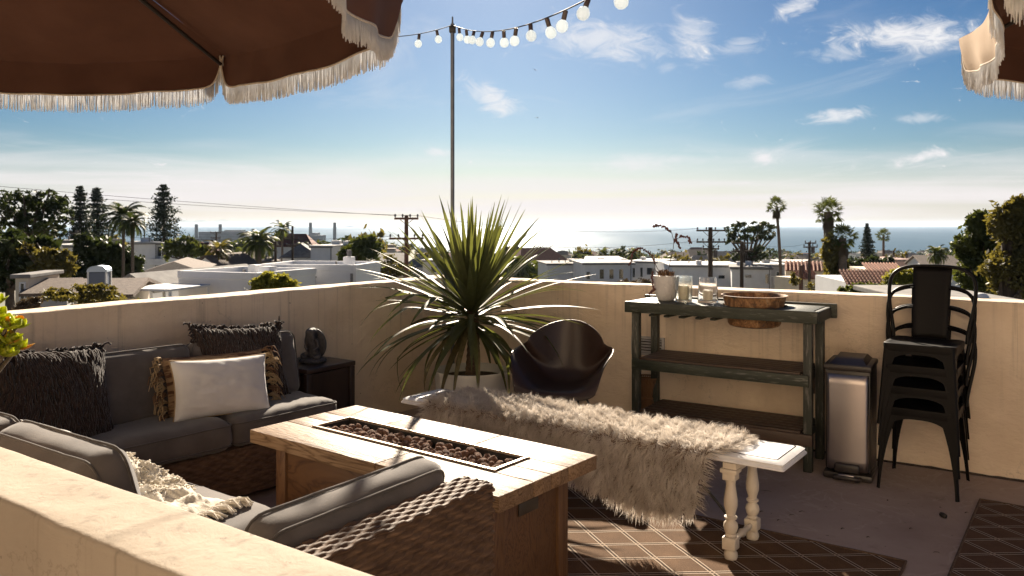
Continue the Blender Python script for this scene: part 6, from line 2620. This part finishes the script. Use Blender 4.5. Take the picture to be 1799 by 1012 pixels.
feather_palm('shorter queen palm beside the leaning one', 233, 47, 392, 34, 12, 'palms left of the pole', nfr=38, thick_px=5, fm=F_dark)
feather_palm('half hidden palm low at the left edge', 78, 60, 404, 30, 13, 'palms left of the pole', nfr=26, thick_px=4)
feather_palm('small palm with golden fronds left of the big date palm', 384, 82, 440, 34, 14, 'palms left of the pole', nfr=34, thick_px=7, fm=F_olive)
feather_palm('round headed date palm with thick trunk, left of centre', 455, 88, 425, 42, 15, 'palms left of the pole', nfr=60, thick_px=10)
feather_palm('tall thin palm beside the round headed date palm', 496, 100, 402, 25, 16, 'palms left of the pole', nfr=24, thick_px=4)
feather_palm('small far palm behind the dark roofed villa', 532, 140, 434, 18, 17, 'palms left of the pole', nfr=26, thick_px=4)
broad_tree('round bushy tree with reddish lower leaves right of the brown villa', 635, 62, 0, [(632, 442, 30, 20, 3), (645, 432, 20, 14, 1.5), (615, 462, 18, 14, 1.2), (655, 462, 16, 14, 1)], .22, 4200, F_mid, 18)
broad_tree('thin leafy shrubs behind the yucca, right of the bushy tree', 680, 70, 0, [(682, 462, 20, 12, 1.5), (700, 472, 22, 10, 1.5), (660, 474, 18, 10, 1)], .16, 1700, F_olive, 19, name='bush', cat='bush')
broad_tree('rounded yellow green bush against the long white house', 482, 22, 0, [(482, 489, 26, 12, 3), (458, 498, 16, 12, 1.5), (505, 500, 20, 9, 1.5), (480, 506, 34, 10, 2)], .055, 5200, F_yel, 20, name='bush', cat='bush', trunk=False, tight=.3)
# centre and right
for k, (px, yc, fr) in enumerate(((1060, 447, 20), (1087, 444, 15), (1112, 447, 21))):
    feather_palm(('left palm of the three behind the row house', 'middle and slimmest palm of the three behind the row house', 'right palm of the three behind the row house')[k],
                 px, 150+4*k, yc, fr, 21+k, 'three palms by the row houses', nfr=40, thick_px=4)
broad_tree('flat topped eucalyptus tree behind the utility pole with transformers', 1318, 105, 0,
           [(1300, 402, 24, 11, 2), (1332, 400, 26, 10, 2), (1285, 420, 14, 10, 1), (1350, 412, 14, 9, 1), (1316, 416, 22, 8, 1), (1335, 445, 26, 14, 2), (1300, 448, 18, 10, 1)], .22, 3600, F_dark, 25, subs=20, tight=.22)
fan_palm('very tall thin fan palm right of the flat topped tree', 1364, 88, 362, 21, 5, 30, 'fan palms on the right', lean=-.6)
fan_palm('taller fan palm of the shaggy twin pair', 1455, 62, 372, 30, 16, 31, 'fan palms on the right', nlf=40)
fan_palm('shorter fan palm of the shaggy twin pair', 1480, 60, 418, 30, 14, 32, 'fan palms on the right', nlf=38)
fan_palm('small slender fan palm beside the far conifer', 1552, 130, 414, 15, 4, 33, 'fan palms on the right', skirt=False)
broad_tree('shaggy dead frond skirt and ivy round the twin palm trunks', 1466, 60.5, 0, [(1458, 440, 14, 26, 2), (1472, 470, 17, 30, 2), (1462, 490, 16, 18, 1)], .22, 2400, F_olive, 34, name='ivy', cat='ivy', trunk=False)
conifer('dark pointed conifer right of the twin fan palms', 1525, 120, 392, 470, 20, 35, group='conifers on the right')
broad_tree('low green trees at the foot of the pointed conifer', 1515, 105, 0, [(1495, 466, 16, 10, 1), (1530, 464, 22, 12, 2), (1560, 462, 12, 9, 1)], .28, 2200, F_dark, 36)
feather_palm('bushy palm with rounded top left of the big right trees', 1646, 90, 446, 24, 37, 'palms on the right', nfr=60, thick_px=8, fm=F_mid)
broad_tree('big dark leafy tree at the right edge', 1770, 27, 0, [(1770, 392, 28, 32, 3), (1790, 372, 22, 24, 2), (1800, 420, 40, 40, 4), (1775, 470, 44, 40, 4), (1810, 500, 50, 30, 3)], .095, 14000, F_olive, 38, subs=26, tight=.28)
broad_tree('slightly lower leafy tree in front of the big right tree', 1722, 30, 0, [(1725, 402, 26, 26, 3), (1700, 432, 24, 24, 2.5), (1735, 450, 36, 36, 4), (1712, 480, 36, 28, 3), (1740, 505, 44, 20, 3)], .10, 12000, F_mid, 39, subs=24, tight=.28)
broad_tree('yellow green bush behind the back of the topmost chair', 1590, 30, 0, [(1588, 486, 24, 12, 3), (1568, 495, 18, 12, 2), (1610, 492, 18, 14, 2), (1585, 503, 34, 12, 3)], .07, 5200, F_yel, 40, name='bush', cat='bush', trunk=False, tight=.3)
broad_tree('dark green hedge in front of the slanting tile roof', 1530, 31, 0, [(1528, 506, 26, 9, 2), (1500, 512, 22, 8, 2), (1555, 510, 16, 8, 1)], .07, 3600, F_mid, 41, name='hedge', cat='hedge', trunk=False, tight=.3)
broad_tree('straggly green shrubs below the twin fan palms', 1455, 45, 0, [(1445, 505, 22, 8, 1), (1475, 503, 16, 10, 1), (1400, 492, 10, 12, .6)], .10, 1800, F_olive, 42, name='bush', cat='bush', trunk=False)
broad_tree('dry golden grass tuft behind the parapet near the bud stalks', 1120, 30, 0, [(1105, 496, 14, 6, 1), (1130, 496, 12, 6, 1)], .05, 900, F_dead, 43, name='grass_tuft', cat='grass', trunk=False)

# the far town: small houses and dark tree crowns going down to the shore
rng = random.Random(99)
far_mats = [paint('far_white', (.66, .65, .64), rnd=.15), paint('far_cream', (.55, .47, .38), rnd=.2), paint('far_grey', (.32, .31, .31), rnd=.25)]
far_roofs = [R_grey, R_shin, R_pale, R_red]


def far_proto(k):
    root = empty('far_house')
    w, dp, h_ = (9, 8, 5.5) if k % 2 else (11, 8, 4.2)
    MB().box((0, 0, h_/2-1), (w, dp, h_+2)).build('wall', far_mats[k % 3], root)
    mb = MB()
    if k % 3 == 2:
        mb.box((0, 0, h_+.15), (w+.6, dp+.6, .3))
    else:
        x, y = w/2+.4, dp/2+.4
        mb.add([(-x, -y, h_-.1), (x, -y, h_-.1), (x, y, h_-.1), (-x, y, h_-.1), (-x+2, 0, h_+1.8), (x-2, 0, h_+1.8)], [(0, 1, 5, 4), (1, 2, 5), (2, 3, 4, 5), (3, 0, 4), (3, 2, 1, 0)])
    mb.build('roof', far_roofs[k % 4], root)
    mb = MB()
    for i in range(3):
        o = MB().box((0, 0, 0), (1.2, .1, 1.3)).build('window', glass_m, root)
        o.location = (-w/2+w*(i+.5)/3, -dp/2-.02, h_*.62)
    return root


protos = [far_proto(k) for k in range(6)]
used = [False]*6
n_far = 0
for t_ in range(6000):
    if n_far >= 240:
        break
    d = 165*((1900/165)**rng.random())
    a = rng.uniform(-.70, .70)
    x = a*d
    if d > coast(x, d)-25:
        continue
    if d < 250 and rng.random() < .4:
        continue
    k = rng.randrange(6)
    o = protos[k] if not used[k] else copy_tree(protos[k])
    used[k] = True
    s = rng.uniform(.8, 1.25)
    o.location = (x, d, ground_z(x, d))
    o.rotation_euler = (0, 0, rng.choice((0.1, -.15, .35, -.3)))
    o.scale = (s, s, s*rng.uniform(.8, 1.3))
    tag(o, 'tiny pale house in the hazy town going down to the shore', 'house', 'houses of the far town')
    n_far += 1
tree_meshes = []
for k in range(4):
    g = np.random.default_rng(200+k)
    pts = clumps(g, [((0, 0, 3.6), (2.6, 2.4, 2.0), 2), ((1.2, 0, 5.0), (1.6, 1.5, 1.4), 1), ((-1.5, .3, 4.6), (1.5, 1.5, 1.2), 1)], 420, 12, .4)
    v, f_ = leaf_faces(g, pts, .62)
    tree_meshes.append((np_mesh('crown', v, f_, (F_dark, F_mid, F_dark, F_olive)[k]), MB().tube([(0, 0, -.5), (.1, 0, 2), (0, 0, 3.6)], [.3, .22, .12], 6).mesh('trunk', bark_m, 60)))
n_tr = 0
for t_ in range(8000):
    if n_tr >= 290:
        break
    d = 150*((1950/150)**rng.random())
    a = rng.uniform(-.70, .70)
    x = a*d
    if d > coast(x, d)-12:
        continue
    k = rng.randrange(4)
    r_ = empty('far_tree', (x, d, ground_z(x, d)), rng.uniform(0, 6), 'small dark tree among the houses of the hazy far town', 'tree', 'trees of the far town')
    link_mesh('crown', tree_meshes[k][0], r_)
    link_mesh('trunk', tree_meshes[k][1], r_)
    s = rng.uniform(.7, 1.5)
    r_.scale = (s, s, s*rng.uniform(.8, 1.2))
    n_tr += 1
# a belt of woodland along the shore that reads as one mass
g = np.random.default_rng(5)
pts = []
for k in range(900):
    a = g.uniform(-.72, .72)
    c_ = coast(a*1000, 1000)
    d = c_-g.uniform(10, 420)
    x = a*d
    z = ground_z(x, d)
    m_ = 14
    s = g.uniform(2.5, 6)
    pts.append(np.array([x, d, z+s*.6])+g.normal(size=(m_, 3))*np.array([s*1.2, s, s*.45]))
pts = np.concatenate(pts)
v, f_ = leaf_faces(g, pts, 2.2)
w_ = link_mesh('shore_woodland', np_mesh('shore_woodland', v, f_, F_dark))
tag(w_, 'hazy belt of woodland along the shore', 'woodland', kind='stuff')

# ------------------------------------------------------------------ utility poles and wires
wood_pole = mat('tarred_pole', (.035, .024, .018), (.075, .052, .038), scale=6, rough=.9, stretch=(4, 4, .4))
red_pole = mat('red_brown_pole', (.085, .040, .026), (.15, .075, .050), scale=6, rough=.9, stretch=(4, 4, .4))
ins_m = mat('insulator', (.05, .04, .04), rough=.3)


def utility_pole(label, px, d, ytop, r_, arms, m=None, yaw=0.0, boxes=()):
    m = m or wood_pole
    base = spot(px, d)
    gz = ground_z(base.x, base.y)-.5
    root = empty('utility_pole', (base.x, base.y, gz), yaw, label, 'utility pole', 'wooden utility poles')
    H = hgt(ytop, d)-gz
    MB().tube([(0, 0, 0), (0, 0, H*.5), (0, 0, H)], [r_*1.2, r_*1.1, r_*.9], 10).build('pole', m, root, smooth=60)
    for (ya, hw_px, n_ins) in arms:
        z = hgt(ya, d)-gz
        hw = hw_px/1403*d
        arm_ = MB().box((0, -r_-.05, z), (2*hw, .10, .12), bev=.01).build('crossarm', m, root)
        for k in range(n_ins):
            x = -hw*.93+2*hw*.93*k/(n_ins-1)
            MB().lathe([(.025, 0), (.03, .05), (.06, .06), (.065, .10), (.045, .14), (.05, .17), (.02, .20)], 8, (x, -r_-.05, z+.06)).build('insulator', ins_m, arm_)
        mb = MB()
        for s in (-1, 1):
            mb.tube([(s*hw*.55, -r_-.02, z-.04), (0, -r_-.01, z-hw*.55)], .018, 5)
        mb.build('brace', m, arm_)
    for (yb, w_, h_) in boxes:
        MB().tube([(r_+w_*.6, -.05, hgt(yb, d)-gz-h_/2), (r_+w_*.6, -.05, hgt(yb, d)-gz+h_/2)], w_/2, 12).build('transformer', ins_m, root, smooth=50)
    return root


utility_pole('stout red brown utility pole with two crossarms left of the yucca', 714, 46, 378, .13, ((384, 21, 4), (419, 30, 5)), red_pole, R(8))
utility_pole('dark utility pole with three crossarms behind the dimpled pot', 1248, 58, 399, .17, ((405, 25, 4), (425, 25, 6), (437, 14, 4)), None, R(-4), ((446, .30, .55),))
utility_pole('utility pole in front of the white corner house', 1303, 66, 424, .15, ((427, 20, 2), (441, 19, 2)), None, R(10))
utility_pole('slim utility pole with transformer left of the twin fan palms', 1422, 76, 425, .13, ((427, 11, 3), (434, 14, 4)), None, R(14), ((440, .35, .6),))
utility_pole('short thick post right of the beige tile house', 1407, 60, 466, .16, (), red_pole)
utility_pole('thin utility pole between date palm and dark roofed villa', 514, 84, 397, .12, ((420, 12, 4), (431, 10, 2)), None, R(6))
utility_pole('small far utility pole left of the bushy tree', 621, 150, 419, .16, ((421, 13, 3),), None, R(-8))
utility_pole('small far utility pole behind the bushy tree', 640, 170, 411, .17, ((413, 10, 3),), None, R(4))
utility_pole('utility pole among the dark left trees', 134, 58, 405, .13, ((410, 9, 2),), None, R(5))
utility_pole('lone thin mast behind the leaning queen palm', 254, 135, 386, .10, ((397, 5, 2),), None, R(5))
utility_pole('small utility pole between conifer and power station', 380, 125, 408, .13, ((409, 10, 3), (418, 9, 2)), None, R(-5))
utility_pole('far utility pole right of the yucca leaves', 949, 190, 433, .18, ((434, 12, 3), (445, 12, 3)), None, R(3))
utility_pole('far utility pole right of the slender fan palm', 1570, 130, 440, .15, ((441, 9, 2), (448, 10, 2)), None, R(3))
utility_pole('thin utility pole half hidden by the twin fan palms', 1488, 80, 440, .11, ((444, 7, 2),), None, R(0))
utility_pole('slim dark pole right of the round headed date palm', 484, 70, 424, .12, (), None, R(0))

wire_blk = mat('power_wire', (.035, .033, .035), rough=.6)


def wire(px0, y0, d0, px1, y1, d1, sag, r_, label):
    a, b_ = spot(px0, d0, hgt(y0, d0)), spot(px1, d1, hgt(y1, d1))
    pts = []
    for k in range(25):
        t_ = k/24
        q = a.lerp(b_, t_)
        q.z -= sag*4*t_*(1-t_)
        pts.append(q)
    o = MB().tube(pts, r_, 5).build('power_line', wire_blk, smooth=60)
    tag(o, label, 'power line', 'overhead power lines')


wire(-60, 322, 40, 697, 379, 46, .10, .010, 'upper of the two long wires crossing the left sky')
wire(-60, 331, 40, 735, 379, 46, .16, .010, 'lower of the two long wires crossing the left sky')
wire(735, 379, 46, 1228, 401, 58, .55, .010, 'wire from the red brown pole to the pole behind the dimpled pot')
wire(134, 410, 58, 690, 415, 46, .35, .010, 'wire from the left trees to the lower crossarm of the red brown pole')
wire(134, 418, 58, 740, 417, 46, .45, .010, 'lower wire from the left trees to the red brown pole')
wire(740, 417, 46, 1225, 423, 58, .55, .010, 'lower wire across the sea to the pole behind the dimpled pot')
wire(1272, 404, 58, 1310, 426, 66, .1, .010, 'short wire from the three armed pole to the white corner house pole')
wire(1320, 427, 66, 1420, 427, 76, .35, .010, 'wire between the two poles by the thin fan palm')
wire(560, 476, 30, 705, 462, 46, .10, .016, 'service wire from the white house block up to the red brown pole')
wire(290, 508, 27, 560, 486, 30, .08, .014, 'service wire hanging along the long white house')

# ------------------------------------------------------------------ two gulls
gull_m = mat('gull_feathers', (.10, .10, .11), (.20, .20, .21), scale=20, rough=.8)


def gull(px, py, d, bank, label):
    mb = MB()
    body = [(-.22, 0, 0), (-.12, 0, .01), (0, 0, .02), (.12, 0, .02), (.19, 0, .03), (.24, 0, .02)]
    mb.tube(body, [.015, .05, .07, .055, .035, .008], 8)
    vs_, fs_ = [], []
    for s in (-1, 1):
        k = len(vs_)
        for (y, z, x0, x1) in ((.04, .02, -.07, .09), (.25, .13, -.07, .10), (.45, .10, -.08, .06), (.68, .02, -.12, -.08)):
            vs_ += [(x0, s*y, z), (x1, s*y, z+.01), ((x0+x1)/2, s*y, z-.012)]
        for i in range(3):
            for j in range(3):
                fs_.append((k+i*3+j, k+i*3+(j+1) % 3, k+i*3+3+(j+1) % 3, k+i*3+3+j))
    mb.add(vs_, fs_)
    mb.add([(-.20, .02, .0), (-.32, .06, 0), (-.34, 0, .003), (-.32, -.06, 0), (-.20, -.02, .0)], [(0, 1, 2, 3, 4)])
    o = mb.build('gull', gull_m, smooth=60)
    o.location = spot(px, d, hgt(py, d))
    o.rotation_euler = (R(bank), 0, R(60))
    tag(o, label, 'bird', 'gulls in the sky')


gull(940, 123, 150, 24, 'banking gull, the upper of the two small birds')
gull(944, 207, 150, 4, 'gull with level wings, the lower of the two small birds')

# ------------------------------------------------------------------ sea air
hz_m = bpy.data.materials.new('sea_haze')
hz_m.use_nodes = True
hz_m.node_tree.nodes.clear()
ho = hz_m.node_tree.nodes.new('ShaderNodeOutputMaterial')
pv_ = hz_m.node_tree.nodes.new('ShaderNodeVolumePrincipled')
pv_.inputs['Color'].default_value = (.62, .78, 1.0, 1)
pv_.inputs['Density'].default_value = 0.00003
pv_.inputs['Anisotropy'].default_value = 0.35
hz_m.node_tree.links.new(pv_.outputs[0], ho.inputs['Volume'])
haze = MB().box((0, 10000, -20), (130000, 30000, 130)).build('haze', hz_m)
haze['kind'] = 'stuff'
